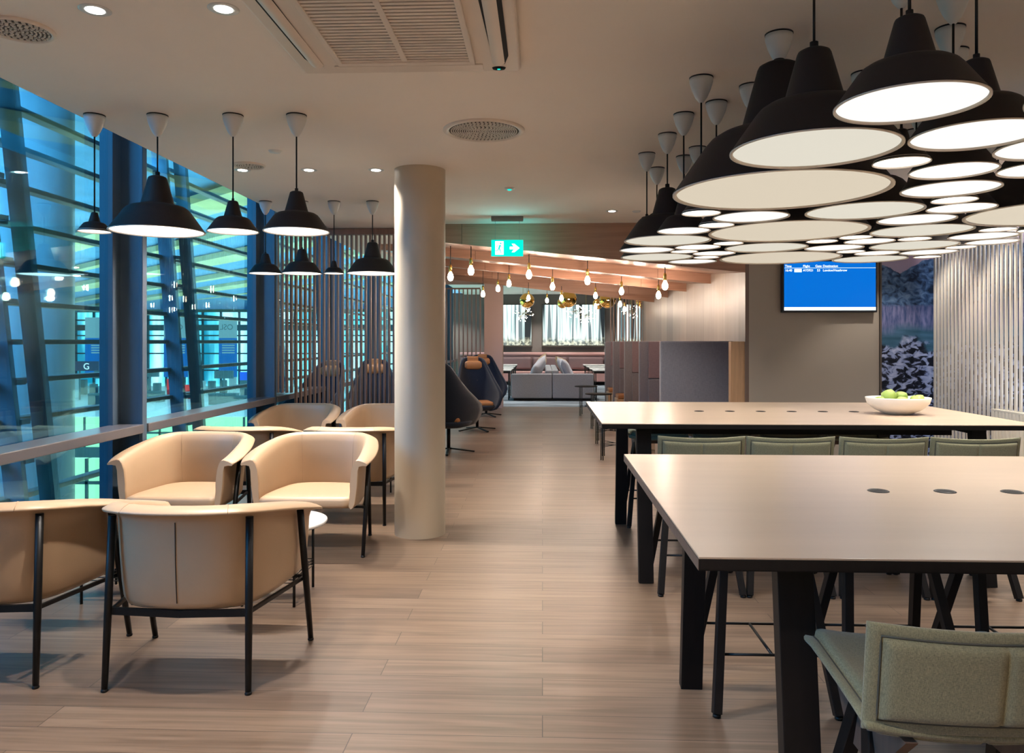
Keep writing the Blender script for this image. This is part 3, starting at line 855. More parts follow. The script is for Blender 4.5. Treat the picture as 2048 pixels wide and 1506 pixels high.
# ------------------------------------------------------------------ leather armchairs
def armchair():
    t = thing('armchair', 'x', 'armchair')
    ctrl = [(-.365, .34), (-.372, .22), (-.362, .06), (-.345, -.06), (-.318, -.165), (-.262, -.243), (-.18, -.282), (-.09, -.298), (0, -.302)]
    ctrl = ctrl + [(-x, y) for x, y in ctrl[-2::-1]]
    # resample smoothly
    pts = []
    n = len(ctrl)
    def cr(i, u):
        P0, P1, P2, P3 = [Vector(ctrl[min(max(i + k, 0), n - 1)]) for k in (-1, 0, 1, 2)]
        return .5 * ((2 * P1) + (-P0 + P2) * u + (2 * P0 - 5 * P1 + 4 * P2 - P3) * u * u + (-P0 + 3 * P1 - 3 * P2 + P3) * u ** 3)
    for i in range(n - 1):
        for k in range(3): pts.append(cr(i, k / 3))
    pts.append(Vector(ctrl[-1]))
    L = [0]
    for a_, b_ in zip(pts, pts[1:]): L.append(L[-1] + (b_ - a_).length)
    rows = []
    N = len(pts)
    zb = .332
    for i, q in enumerate(pts):
        s = abs(L[i] / L[-1] * 2 - 1)
        d = (pts[min(i + 1, N - 1)] - pts[max(i - 1, 0)]).normalized()
        nrm = Vector((d.y, -d.x))
        if nrm.dot(q - Vector((0, .05))) < 0: nrm = -nrm
        u = min(max((s - .28) / .72, 0), 1)
        zt = .775 - .118 * u ** 1.35
        w_ = .048 + .034 * min(max((s - .2) / .5, 0), 1)
        if s > .80: w_ *= 1 - .22 * ((s - .80) / .20) ** 2
        th = .040
        drop = .022
        sh = .93 + .0 * s
        def pt(off, z, k=1.0):
            f = 1 - (1 - sh) * (zt - z) / (zt - zb) * k
            base = Vector((q.x * f, (q.y + .05) * f - .05 if q.y < 0 else q.y))
            return Vector((base.x + nrm.x * off, base.y + nrm.y * off, z))
        zm = (zt + zb) / 2
        rows.append([pt(-th, zb + .02), pt(-th, zb + .12), pt(-th - .004, zm), pt(-th - .002, zt - .07), pt(-th + .008, zt - .025), pt(-.018, zt - .004), pt(0, zt), pt(w_ * .5, zt - drop * .4), pt(w_ * .93, zt - drop), pt(w_, zt - drop - .006), pt(w_ * .95, zt - drop - .013),
                     pt(w_ * .5, zt - drop - .012), pt(.008, zt - .04), pt(.002, zt - .07), pt(.004, zm), pt(.002, zb + .10), pt(-.002, zb + .035), pt(-.014, zb + .008), pt(-.026, zb)])
    g = G(); g.grid(rows, closed_v=True, cap=True)
    sh_ = g.obj('shell', M['leather'], t)
    # seams on the back corners and the dark joint down the middle of the back
    mid = rows[N // 2]
    g = G(); g.tube([mid[k] + Vector((0, -.0012, 0)) for k in (13, 14, 15, 16)], .0022, 6); g.obj('seam', M['seam'], sh_)
    for i in (N // 2 - 7, N // 2 + 7):
        g = G(); g.tube([rows[i][k] + Vector((0, 0, .0005)) for k in range(0, 11)], .0016, 5); g.obj('seam', M['stitch'], sh_)
    # seat
    def inner(f):
        out = []
        for i in range(2, N - 2):
            out.append(rows[i][1].xy * f)
        return out
    fr = .335
    def seat_ring(z, ins, bulge=0.0):
        out = []
        for i in range(3, N - 3):
            v = rows[i][1]
            d2 = v.xy - Vector((0, .03)); d2 = d2 * (1 - ins / max(d2.length, .01))
            out.append(Vector((d2.x, d2.y + .03, z)))
        x0 = out[0].x; y0 = out[0].y; x1 = out[-1].x
        m_ = 12
        yf = fr - ins
        out = [Vector((v.x, min(v.y, yf - .03), v.z)) for v in out]
        for k in range(m_ + 1):
            a = k / m_
            xx = x1 + (x0 - x1) * a
            out.append(Vector((xx * (.97), yf + .012 * math.sin(a * math.pi), z)))
        return out
    g = G()
    rr = [seat_ring(.335, .03), seat_ring(.338, .008), seat_ring(.36, 0), seat_ring(.385, 0), seat_ring(.402, .008), seat_ring(.410, .03), seat_ring(.413, .09), seat_ring(.414, .16)]
    g.grid(rr, closed_v=True, cap=True)
    g.obj('seat', M['leather'], t)
    # legs
    for (fx, fy, tx, ty, tz) in ((-.302, -.292, -.292, -.252, .722), (.302, -.292, .292, -.252, .722), (-.385, .285, -.388, .115, .668), (.385, .285, .388, .115, .668)):
        g = G(); p0 = Vector((fx, fy, .012)); p1 = Vector((tx, ty, tz))
        g.tube([p0, p0.lerp(p1, .5), p1], [.0125, .016, .016], 12)
        lg = g.obj('leg', M['black'], t)
        g = G(); g.lathe([(0, 0), (.013, 0), (.015, .005), (.012, .012), (.008, .016)], 14, (fx, fy, 0)); g.obj('foot', M['black'], lg)
    g = G()
    for sx in (-1, 1): g.bar((sx * .290, -.26, .326), (sx * .375, .235, .326), .014, .016, (0, 0, 1))
    g.bar((-.30, -.268, .328), (0, -.268, .318), .014, .030, (0, 0, 1)); g.bar((.30, -.268, .328), (0, -.268, .318), .014, .030, (0, 0, 1)); g.bar((-.385, .232, .328), (.385, .232, .328), .014, .014, (0, 0, 1))
    g.obj('frame_rail', M['black'], t)
    return t
chair0 = armchair()
AC = [(-1.51, 3.39, 0, 'tan leather armchair nearest the viewer, back turned, right one'), (-2.42, 3.41, 0, 'tan leather armchair cut off by the left picture edge, back turned'),
      (-1.59, 5.38, 180, 'tan leather armchair facing us, right one behind the nearest, beside the column'), (-2.49, 5.36, 180, 'tan leather armchair facing us, left one against the window post'),
      (-1.545, 6.27, 0, 'tan leather armchair of the second group, back turned, partly behind the column'), (-2.45, 6.27, 0, 'tan leather armchair of the second group, back turned, next to the window'),
      (-1.66, 8.0, 180, 'tan leather armchair facing us at the slatted screen, half behind the column'), (-2.56, 8.0, 180, 'tan leather armchair facing us at the slatted screen, next to the window')]
for i, (x, y, a, lab) in enumerate(AC):
    o = chair0 if i == 0 else dup(chair0, (0, 0, 0))
    o.location = (x, y, 0); o.rotation_euler = (0, 0, R(a)); o['label'] = lab; o['group'] = 'tan leather armchairs by the window'

def side_table():
    t = thing('side_table', 'x', 'side table')
    g = G(); g.lathe([(0, .412), (.262, .412), (.268, .416), (.27, .424), (.268, .432), (.262, .435), (0, .435)], 56); g.obj('tabletop', M['marble'], t)
    for a in (50, 130, 230, 310):
        g = G(); x, y = .225 * math.cos(R(a)), .225 * math.sin(R(a)); g.tube([(x, y, 0), (x, y, .412)], .008, 8); g.obj('leg', M['black'], t)
    g = G()
    cs = [(.225 * math.cos(R(a)), .225 * math.sin(R(a))) for a in (50, 130, 230, 310)]
    for k in range(3):
        z = .13 + k * .018
        for i in range(4):
            a_, b_ = cs[i], cs[(i + 1) % 4]
            g.tube([(a_[0], a_[1], z), (b_[0], b_[1], z)], .0028, 6)
    g.obj('wire_brace', M['black'], t)
    return t
st0 = side_table()
for i, (x, y, lab) in enumerate(((-1.50, 4.30, 'round white marble side table between the right hand armchairs'), (-2.40, 4.30, 'round white marble side table between the left hand armchairs'), (-1.60, 7.12, 'round white marble side table in the second group, behind the column'), (-2.46, 7.12, 'round white marble side table in the second group, near the window'))):
    o = st0 if i == 0 else dup(st0, (0, 0, 0))
    o.location = (x, y, 0); o['label'] = lab; o['group'] = 'round marble side tables'

# ------------------------------------------------------------------ high tables
def high_table(x0, x1, y0, y1, lab):
    t = thing('high_table', lab, 'table', ((x0 + x1) / 2, (y0 + y1) / 2, 0), 0, 'long high tables')
    hx, hy = (x1 - x0) / 2, (y1 - y0) / 2
    H = .964
    g = G(); g.bb(-hx, hx, -hy, hy, H - .005, H, .0015); g.obj('tabletop', M['tabletop'], t)
    g = G(); g.bb(-hx, hx, -hy, hy, H - .030, H - .005); g.bb(-hx + .0, hx - .0, -hy + .0, hy, H - .031, H - .029)
    tb = g.obj('table_edge', M['blackwood'], t)
    for sx in (-1, 1):
        g = G(); g.bb(sx * (hx + .001), sx * (hx - .001), -hy, hy, H - .030, H - .005)
        g.obj('side_edge', M['brownwood'], tb)
    g = G(); g.bb(-hx + .30, hx - .30, -hy + .42, -hy + .45, H - .11, H - .031); g.bb(-hx + .30, hx - .30, hy - .45, hy - .42, H - .11, H - .031)
    g.bb(-hx + .24, -hx + .30, -hy + .25, hy - .25, H - .075, H - .031); g.bb(hx - .30, hx - .24, -hy + .25, hy - .25, H - .075, H - .031); g.obj('apron', M['blackwood'], t)
    for sx in (-1, 1):
        for sy in (-1, 1):
            g = G(); g.bar((sx * (hx - .27), sy * (hy - .08), 0), (sx * (hx - .27), sy * (hy - .20), H - .032), .088, .05, (0, 1, 0), .002)
            lg = g.obj('leg', M['blackwood'], t)
    for k in range(6):
        for_x = 1.09 + .212 * k - (x0 + x1) / 2
        g = G(); g.lathe([(.026, H + .001), (.030, H + .003), (.0335, H + .001), (.0335, H - .001)], 28, (for_x, 0, 0))
        ou = g.obj('power_socket', M['black'], t)
        g = G(); g.lathe([(0, H + .0008), (.026, H + .0008)], 24, (for_x, 0, 0)); g.obj('socket_face', M['gap'], ou)
    return t
TX0, TX1 = .352, 2.90
high_table(TX0, TX1, 1.74, 3.32, 'long high table with pale top and black legs, nearest the viewer')
high_table(TX0, TX1, 4.55, 6.20, 'long high table with pale top and black legs, behind the first, with fruit bowl')

# stools
def panel_grid(wd, h, bord, th, thb, mapf, nu=26, nv=14):
    """soft cushion with a flat stitched border; mapf(u,v,n) -> point, u in -w/2..w/2, v in 0..h"""
    def tt(u, v):
        e = min(wd / 2 - abs(u), v, h - v)
        if e <= 0: return thb * .35
        if e < bord * .8: return thb
        if e < bord: return thb * .8
        k = min((e - bord) / .018, 1); k = math.sqrt(1 - (1 - k) ** 2)
        seam = 1 - .25 * math.exp(-(u / .006) ** 2)
        return (thb + (th - thb) * k) * seam
    us = sorted(set([-wd / 2, -wd / 2 + .004, -wd / 2 + bord * .8, -wd / 2 + bord, -wd / 2 + bord + .004, -wd / 2 + bord + .010, -wd / 2 + bord + .02, -.02, -.008, -.003, 0, .003, .008, .02, wd / 2, wd / 2 - .004, wd / 2 - bord * .8, wd / 2 - bord, wd / 2 - bord - .004, wd / 2 - bord - .010, wd / 2 - bord - .02] + [-wd / 2 + bord + .03 + (wd - 2 * bord - .06) * k / 12 for k in range(13)]))
    vs = sorted(set([0, .004, bord * .8, bord, bord + .004, bord + .010, bord + .02, h, h - .004, h - bord * .8, h - bord, h - bord - .004, h - bord - .010, h - bord - .02] + [bord + .03 + (h - 2 * bord - .06) * k / 8 for k in range(9)]))
    g = G()
    for sgn in (-1, 1):
        g.grid([[mapf(u, v, sgn * tt(u, v)) for v in vs] for u in us])
    ring = [(u, 0) for u in us] + [(us[-1], v) for v in vs[1:]] + [(u, h) for u in us[::-1][1:]] + [(us[0], v) for v in vs[::-1][1:-1]]
    g.grid([[mapf(u, v, -tt(u, v)), mapf(u, v, tt(u, v))] for u, v in ring], closed_u=True)
    bmesh.ops.remove_doubles(g.b, verts=g.b.verts, dist=.0002)
    return g
def piping(wd, h, bord, thb, mapf, parent):
    u0, v1 = wd / 2 - bord * .9, h - bord * .9
    path = []
    for (ua, va), (ub, vb) in (((-u0, bord * .9), (u0, bord * .9)), ((u0, bord * .9), (u0, v1)), ((u0, v1), (-u0, v1)), ((-u0, v1), (-u0, bord * .9))):
        for k in range(12): path.append((ua + (ub - ua) * k / 12, va + (vb - va) * k / 12))
    for sg in (-1, 1):
        g = G(); g.tube([mapf(u, v, sg * thb * .95) for u, v in path], .0022, 5, closed=True)
        g.obj('stitching', M['felt_seam'], parent)
def stool():
    t = thing('bar_stool', 'x', 'bar stool')
    # local: sitter faces +y, backrest at -y
    def seatmap(u, v, n):
        f = v / .44
        x = u * (1 - .05 * f)
        sag = -.022 * (1 - (u / .25) ** 2) * math.sin(min(f * 1.1, 1) * math.pi) - .03 * (1 - f) ** 2
        curl = -.03 * max(0, f - .85) / .15
        return Vector((x, -.215 + v, .715 + sag + curl + .020 * (u / .25) ** 2 + n))
    g = panel_grid(.49, .44, .026, .030, .008, seatmap); st = g.obj('seat', M['felt'], t); piping(.49, .44, .026, .008, seatmap, st)
    def backmap(u, v, n):
        f = v / .235
        y = -.215 - .035 * f - .02 * (u / .25) ** 2 * -1.2
        z = .692 + v - .012 * (1 - (u / .25) ** 2) * f + .0 * n
        return Vector((u * (1 + .01 * f), y + n, z))
    g = panel_grid(.49, .222, .026, .024, .008, backmap); bk = g.obj('backrest', M['felt'], t); piping(.49, .222, .026, .008, backmap, bk)
    # frame under the seat
    g = G()
    for sx in (-1, 1):
        g.poly([(sx * .155 - .012, -.21, .672), (sx * .155 - .012, .16, .665), (sx * .155 - .012, .07, .54), (sx * .155 - .012, -.07, .54)], (.024, 0, 0))
    g.bb(-.17, .17, -.03, .03, .63, .665)
    g.obj('seat_bracket', M['brownwood'], t)
    for sx in (-1, 1):
        for sy in (-1, 1):
            g = G(); g.bar((sx * .232, sy * .235, .012), (sx * .155, sy * .03, .64), .034, .040, (0, 1, 0), .002); lg = g.obj('leg', M['blackwood'], t)
            g = G(); g.lathe([(0, 0), (.016, 0), (.016, .012), (0, .013)], 12, (sx * .232, sy * .235, 0)); g.obj('foot', M['black'], lg)
    g = G()
    for sy in (-1, 1): g.tube([(-.208, sy * .168, .215), (.208, sy * .168, .215)], .006, 8)
    g.tube([(0, -.168, .215), (0, .168, .215)], .006, 8)
    g.obj('footrest', M['black'], t)
    return t
s0 = stool()
SX = [.905, 1.405, 1.925, 2.43]
first = True
sides = ['leftmost', 'second from left', 'third from left', 'rightmost']
for yy, rz, wh in ((1.72, 0, 'at the near side of the first high table'), (3.22, 180, 'at the far side of the first high table'), (4.62, 0, 'between the high tables, back towards us'), (6.22, 180, 'at the far side of the second high table')):
    for i, x in enumerate(SX):
        if yy < 2 and i > 0: continue
        lab = 'grey green bar stool %s, %s' % (wh, sides[i]) if yy > 2 or i == 1 else 'grey green wool bar stool cut by the lower right picture corner'
        o = s0 if first else dup(s0, (0, 0, 0))
        first = False
        o.location = (x - (.035 if yy < 2 else 0), yy, 0); o.rotation_euler = (0, 0, R(rz)); o['label'] = lab; o['group'] = 'grey green bar stools at the high tables'

# fruit bowl with apples
p = at(1796, 5.12)
t = thing('fruit_bowl', 'white oval porcelain bowl holding green apples on the far high table', 'bowl', (p.x, p.y, .964))
g = G(); g.lathe([(0, .002), (.07, 0), (.085, .004), (.15, .032), (.195, .072), (.207, .108), (.207, .113), (.200, .112), (.186, .076), (.14, .042), (.07, .018), (0, .014)], 56, sy=.8); g.obj('bowl', M['porcelain'], t)
ap = None
AP = [(-.125, -.01, .083, .036, 'partly sunk green apple at the left rim of the bowl'), (-.05, .02, .115, .048, 'biggest green apple on top of the bowl'), (.035, .035, .108, .042, 'green apple behind the middle of the bowl'), (0, -.06, .080, .040, 'green apple at the front middle of the bowl'), (.11, -.03, .09, .042, 'green apple at the right of the bowl, front'), (.15, .025, .095, .035, 'small green apple at the right rim of the bowl'), (.07, .0, .055, .038, 'green apple low in the bowl under the others'), (-.06, -.04, .055, .038, 'green apple low in the left half of the bowl')]
for i, (x, y, z, r_, lab) in enumerate(AP):
    if ap is None:
        ap = thing('apple', lab, 'apple', (0, 0, 0), 0, 'green apples in the bowl')
        g = G(); g.lathe([(0, .72), (.15, .82), (.4, .93), (.75, .82), (1.0, .3), (1.0, -.15), (.78, -.68), (.45, -.92), (.2, -.9), (0, -.8)], 28); g.obj('flesh', M['apple'], ap)
        g = G(); g.tube([(0, 0, .72), (.06, 0, 1.1)], .04, 6); g.obj('stem', M['seam'], ap)
        o = ap
    else: o = dup(ap, (0, 0, 0))
    o['label'] = lab
    o.location = (p.x + x, p.y + y, .964 + z); o.scale = (r_,) * 3; o.rotation_euler = (random.uniform(-.5, .5), random.uniform(-.5, .5), i)

# ------------------------------------------------------------------ wall with the screen
t = thing('flight_screen', 'wall mounted screen with a blue flight list', 'screen', (at(1652, 8.3).x, YT - .05, 0), 0)
sw, s0z, s1z = .50, 1.762, 2.325
g = G(); g.bb(-sw, sw, -.03, .045, s0z, s1z, .006); g.obj('housing', M['tvframe'], t)
g = G(); g.bb(-sw + .018, sw - .018, -.033, -.028, s0z + .022, s1z - .018); sc = g.obj('display', M['tvblue'], t)
g = G(); g.bb(-sw + .018, sw - .018, -.035, -.032, s0z + .022, s0z + .056); g.obj('status_bar', M['tvwhite'], t)
g = G(); g.bb(-sw + .022, sw - .018, -.035, -.032, 2.236, 2.239); g.obj('header_line', M['tvwhite'], t)
g = G(); g.bb(-.375, -.298, -.035, -.032, 2.193, 2.228); g.obj('white_block', M['tvwhite'], t)
def tv(b_, x, z, s=.034): text(b_, s, (x, -.036, z), M['tvwhite'], t, 'screen_text')
tv('Time', -.475, 2.247); tv('Flight', -.285, 2.247); tv('Gate', -.155, 2.247); tv('Destination', -.075, 2.247)
tv('16:40', -.475, 2.201); tv('AY5921', -.285, 2.201); tv('53', -.137, 2.201); tv('London/Heathrow', -.075, 2.201)

t = thing('mountain_mural', 'tall photo mural of a snowy mountain stream on the taupe wall', 'mural', (0, 0, 0))
g = G(); g.bb(at(1757, 8.3).x, XR - .02, YT - .02, YT - .003, .02, CEIL - .01); g.obj('print', M['mural'], t)
g = G(); g.bb(at(1754, 8.3).x, at(1757, 8.3).x, YT - .03, YT - .002, .02, CEIL - .01); g.obj('edge_strip', M['frame'], t)
g = G(); g.bb(XR - .015, XR - .003, 3.0, YT - .03, .02, CEIL - .01); tag(g.obj('mountain_mural', M['mural']), 'snowy mountain photo mural glimpsed behind the white fins', 'mural')
# fin screen
t = thing('fin_screen', 'screen of slim white vertical fins in front of the mural', 'screen', (0, 0, 0))
fy = []
y = YT - .28
while y > 4.3:
    fy.append(y); y -= .068
g = G()
for y in fy:
    low = .84 if y < 7.05 else .02
    g.bb(4.068, 4.086, y - .014, y + .014, low, CEIL - .02, .003)
g.obj('fins', M['fin'], t)
g = G(); g.bb(4.05, 4.115, 4.3, YT - .25, CEIL - .025, CEIL, .002); g.obj('top_track', M['fin'], t)
t = thing('low_panel', 'low ribbed white panel under the fins by the far table', 'panel', (0, 0, 0))
g = G(); g.bb(4.06, 4.12, 4.3, 7.05, 0, .83); g.obj('backing', M['fin'], t)
g = G()
y = 7.04
while y > 4.32:
    g.bb(4.03, 4.06, y - .046, y - .004, 0, .83, .004); y -= .05
g.obj('ribs', M['fin'], t)
g = G(); g.bb(4.03, 4.13, 4.3, 7.05, .83, .845); g.obj('ledge', M['fin'], t)
for _y in (5.3, 6.1, 6.9, 7.7):
    lamp('fin_beam', 'SPOT', (3.66, _y, CEIL - .02), 36, WARM, .03, spot=90, blend=.5)
lamp('mural_light', 'AREA', (4.25, 6.0, 2.68), 9, (.85, .92, 1.0), .1, 4.0)
lamp('mural_light', 'AREA', (4.25, 5.6, .87), 6, (.85, .9, 1.0), .1, 3.0, rot=(R(180), 0, 0))

# ------------------------------------------------------------------ slatted screens
def slat_screen(name, lab, pts, z0, z1, sw_, head, mat=None, along='X'):
    t = thing(name, lab, 'screen', (0, 0, 0))
    g = G()
    for i, (x, y) in enumerate(pts):
        if along == 'X': g.bb(x - sw_ / 2, x + sw_ / 2, y - .03, y + .03, (.86 if x < -2.88 else .04) if y < 9 else z0, z1, .002)
        else: g.bb(x - .03, x + .03, y - sw_ / 2, y + sw_ / 2, z0, z1, .002)
    g.obj('slats', mat or M['slat'], t)
    if head:
        g = G()
        (xa, ya), (xb, yb) = pts[0], pts[-1]
        g.bar((xa, ya, z1 + head / 2), (xb, yb, z1 + head / 2), .08, head, (0, 0, 1)); g.obj('header', M['slat'], t)
        g = G(); g.bar((max(xa, -2.9), ya, .02), (xb, yb, .02), .08, .04, (0, 0, 1)); g.obj('base_rail', M['slat'], t)
    return t
n_ = 32
slat_screen('slat_screen', 'walnut slat screen from floor to ceiling behind the armchairs', [(-3.05 + .054 * k, 8.70) for k in range(n_)], .86, CEIL - .075, .020, .07)
slat_screen('slat_screen', 'walnut slat screen farther down the corridor, left of the rose pier', [(-2.58 + .09 * k, 16.2) for k in range(15)], .04, 2.56, .024, .03)
slat_screen('slat_screen', 'dark slat screen beyond the booths in front of a forest picture', [(1.52 + .068 * k, 17.15) for k in range(11)], 1.3, 2.72, .022, 0)

# ------------------------------------------------------------------ swivel lounge chairs
def swivel():
    t = thing('swivel_chair', 'x', 'lounge chair')
    rows_o, rows_i = [], []
    lev = [(.33, .20, -.10, .22), (.36, .27, -.20, .30), (.44, .325, -.27, .33), (.54, .36, -.31, .33), (.63, .365, -.335, .27), (.72, .345, -.36, .12), (.82, .315, -.385, -.05), (.94, .275, -.41, -.19), (1.05, .235, -.43, -.29), (1.13, .20, -.445, -.35), (1.17, .165, -.45, -.39), (1.185, .12, -.45, -.42)]
    m_ = 24
    def ring(hw, yb, yf, ins, z):
        out = []
        for k in range(m_ + 1):
            a = math.pi * k / m_
            x = -math.cos(a) * (hw - ins)
            s_ = math.sin(a)
            y = yf + (yb + ins - yf) * (s_ ** .75)
            out.append(Vector((x, y, z)))
        return out
    for z, hw, yb, yf in lev:
        rows_o.append(ring(hw, yb, yf, 0, z)); rows_i.append(ring(hw, yb, yf, .035, z + (.0 if z < 1.1 else -.012)))
    rows = [a_ + b_[::-1] for a_, b_ in zip(rows_o, rows_i)]
    g = G(); g.grid(rows, closed_v=True, cap=True)
    sh = g.obj('shell', M['navy'], t)
    g = G(); g.lathe([(0, .325), (.17, .325), (.27, .352), (.31, .40), (.30, .42), (0, .42)], 36, (0, .03, 0), sy=.95); g.obj('seat_shell', M['navy'], t)
    g = G(); g.box((0, .03, .445), (.46, .44, .07), 0, .03); g.obj('seat', M['tan_hide'], t)
    g = G()
    rws = []
    for k in range(13):
        a = -1 + 2 * k / 12
        e = math.sqrt(max(0, 1 - abs(a) ** 6))
        sec = []
        for j in range(14):
            th = 2 * math.pi * j / 14
            sec.append(Vector((a * .145, -.385 + .04 * math.cos(th) * e + .03 * abs(a) ** 2, 1.055 + .075 * math.sin(th) * max(e, .5))))
        rws.append(sec)
    g.grid(rws, closed_v=True, cap=True)
    g.bb(-.095, .095, -.46, -.39, 1.12, 1.198, .015)
    g.obj('headrest', M['tan_hide'], t)
    g = G()
    for sx in (-1, 1):
        g.box((sx * .07, -.348, .80), (.02, .02, .012), 0, .005)
    g.obj('button', M['tan_hide'], t)
    g = G(); g.tube([(0, .02, .06), (0, .02, .34)], .024, 14); g.obj('post', M['black'], t)
    for a in (20, 110, 200, 290):
        g = G(); g.bar((0, .02, .055), (.34 * math.cos(R(a)), .02 + .34 * math.sin(R(a)), .012), .034, .018, (0, 0, 1), .003); g.obj('foot', M['black'], t)
    return t
sv = swivel()
SV = [(896, 10.0, -17, 'dark swivel lounge chair nearest in the corridor, seen from its side behind the column'), (954, 12.5, 195, 'dark swivel lounge chair with tan headrest facing the corridor, in the middle'), (972, 14.9, 195, 'dark swivel lounge chair with tan headrest, farthest in the corridor'),
      (632, 9.9, 165, 'dark swivel lounge chair with tan headrest behind the slats, near the window'), (748, 10.8, 190, 'dark swivel lounge chair with tan headrest behind the slats, close to the column')]
for i, (px, d, a, lab) in enumerate(SV):
    p = at(px, d); o = sv if i == 0 else dup(sv, (0, 0, 0))
    o.location = (p.x, p.y, 0); o.rotation_euler = (0, 0, R(a)); o['label'] = lab; o['group'] = 'swivel lounge chairs along the corridor'

# ------------------------------------------------------------------ booths
BD = [(8.93, 'nearest upholstered booth partition, its grey face towards the tables'), (10.85, 'second upholstered booth partition from the front'), (12.8, 'third upholstered booth partition from the front'), (14.85, 'fourth upholstered booth partition from the front'), (16.75, 'farthest upholstered booth partition')]
for i, (y, lab) in enumerate(BD):
    t = thing('booth_partition', lab, 'partition', (1.78, y, 0), 0, 'upholstered booth partitions')
    g = G(); g.bb(-.42, .42, -.05, .05, .03, 1.455, .02); g.obj('panel', M['booth'], t)
    if i:
        g = G(); g.bb(-.30, .42, -.085, -.05, .93, 1.45, .016); g.obj('upper_pad', M['booth_rose'], t)
        g = G(); g.bb(-.30, .42, -.085, -.05, .45, .925, .016); g.obj('lower_pad', M['booth'], t)
for i in range(4):
    ya, yb = BD[i][0], BD[i + 1][0]
    for j, y in enumerate((ya + .30, yb - .34)):
        t = thing('booth_bench', 'cognac bench in booth %s, against its %s partition' % (['nearest the tables', 'second from the tables', 'third from the tables', 'farthest from the tables'][i], 'nearer' if j == 0 else 'farther'), 'bench', (1.78, y, 0), 0, 'booth benches')
        g = G(); g.bb(-.38, .42, -.24, .24, .38, .46, .02); g.obj('seat', M['tan_hide'], t)
        g = G(); g.bb(-.40, .42, -.24, .24, 0, .38, .01); g.obj('base', M['leather'], t)

def small_table():
    t = thing('occasional_table', 'x', 'side table')
    g = G(); g.lathe([(0, .555), (.20, .555), (.222, .558), (.225, .566), (.222, .574), (0, .574)], 40); g.obj('tabletop', M['gap'], t)
    for k in range(3):
        a = R(90 + 120 * k)
        g = G()
        for off in (-.014, .014):
            x, y = .205 * math.cos(a) - off * math.sin(a), .205 * math.sin(a) + off * math.cos(a)
            g.tube([(x, y, 0), (x, y, .56)], .0065, 8)
        g.obj('leg', M['black'], t)
    g = G()
    for z in (.16, .18, .20):
        for k in range(3):
            a, b_ = R(90 + 120 * k), R(210 + 120 * k)
            g.tube([(.205 * math.cos(a), .205 * math.sin(a), z), (.205 * math.cos(b_), .205 * math.sin(b_), .36 - z)], .003, 6)
    g.obj('wire_brace', M['black'], t)
    return t
om = small_table()
for i, (px, d, lab) in enumerate(((1172, 15.1, 'small black side table farthest down the corridor'), (1197, 12.9, 'small black side table second farthest beside the booths'), (1209, 11.0, 'small black side table beside the booths, third farthest'), (1222, 9.5, 'small black side table nearest, behind the corner of the high table'))):
    p = at(px, d); o = om if i == 0 else dup(om, (0, 0, 0))
    o.location = (p.x, p.y, 0); o['label'] = lab; o['group'] = 'small black side tables along the booths'; o.rotation_euler = (0, 0, .4)

# ------------------------------------------------------------------ far lounge
p0, p1 = at(1022, 18.7), at(1187, 18.7)
cx = (p0.x + p1.x) / 2; hw = (p1.x - p0.x) / 2
t = thing('island_sofa', 'large grey fabric island sofa seen from its end, in the far lounge', 'sofa', (cx, 18.7, 0))
for sx in (-1, 1):
    g = G(); g.bb(sx * .006, sx * hw, 0, .16, .06, .66, .03); g.obj('end_panel', M['sofa'], t)
    g = G(); g.bb(sx * .16, sx * (hw - .02), .16, 4.6, .10, .42, .03); g.obj('seat', M['sofa'], t)
    g = G(); g.bb(sx * .005, sx * .16, .16, 4.6, .10, .74, .03); g.obj('backrest', M['sofa'], t)
g = G(); g.bb(-hw + .06, hw - .06, .08, 4.5, 0, .10); g.obj('plinth', M['gap'], t)
cu = None
CU = [(-.40, .50, 'grey', 'left front'), (.40, .50, 'grey', 'right front'), (-.37, 1.2, 'grey', 'left second'), (.37, 1.2, 'grey', 'right second'), (-.40, 1.95, 'tan', 'left third'), (.40, 1.95, 'tan', 'right third'), (-.34, 2.7, 'tan', 'left fourth'), (.34, 2.7, 'tan', 'right fourth'), (-.36, 3.6, 'tan', 'left rear'), (.36, 3.6, 'tan', 'right rear')]
for i, (x, y, c_, lab) in enumerate(CU):
    g = G()
    rws = []
    for a_ in range(11):
        u = -1 + 2 * a_ / 10
        rws.append([])
        for b_ in range(11):
            v = -1 + 2 * b_ / 10
            rws[-1].append((u, v))
    for sg in (-1, 1):
        g.grid([[Vector((sg * .08 * (max(0, (1 - u ** 4) * (1 - v ** 4))) ** .6, .25 * u * (1 - .08 * (1 - v * v)), .25 * v * (1 - .08 * (1 - u * u)))) for u, v in r_] for r_ in rws])
    bmesh.ops.remove_doubles(g.b, verts=g.b.verts, dist=.0005)
    o = g.obj('throw_cushion', M['cushion_grey'] if c_ == 'grey' else M['cushion_tan'])
    o.location = (cx + x * .95, 18.7 + y, .735); o.scale = (1.3, 1.25, 1.25); o.rotation_euler = (R(8 * (i % 3 - 1) + (40 if i % 4 == 0 else 0)), R(28 if x < 0 else -28), R(12 * ((i * 7) % 3 - 1)))
    tag(o, '%s throw cushion on the island sofa, %s' % (c_, lab), 'cushion', 'throw cushions on the island sofa')

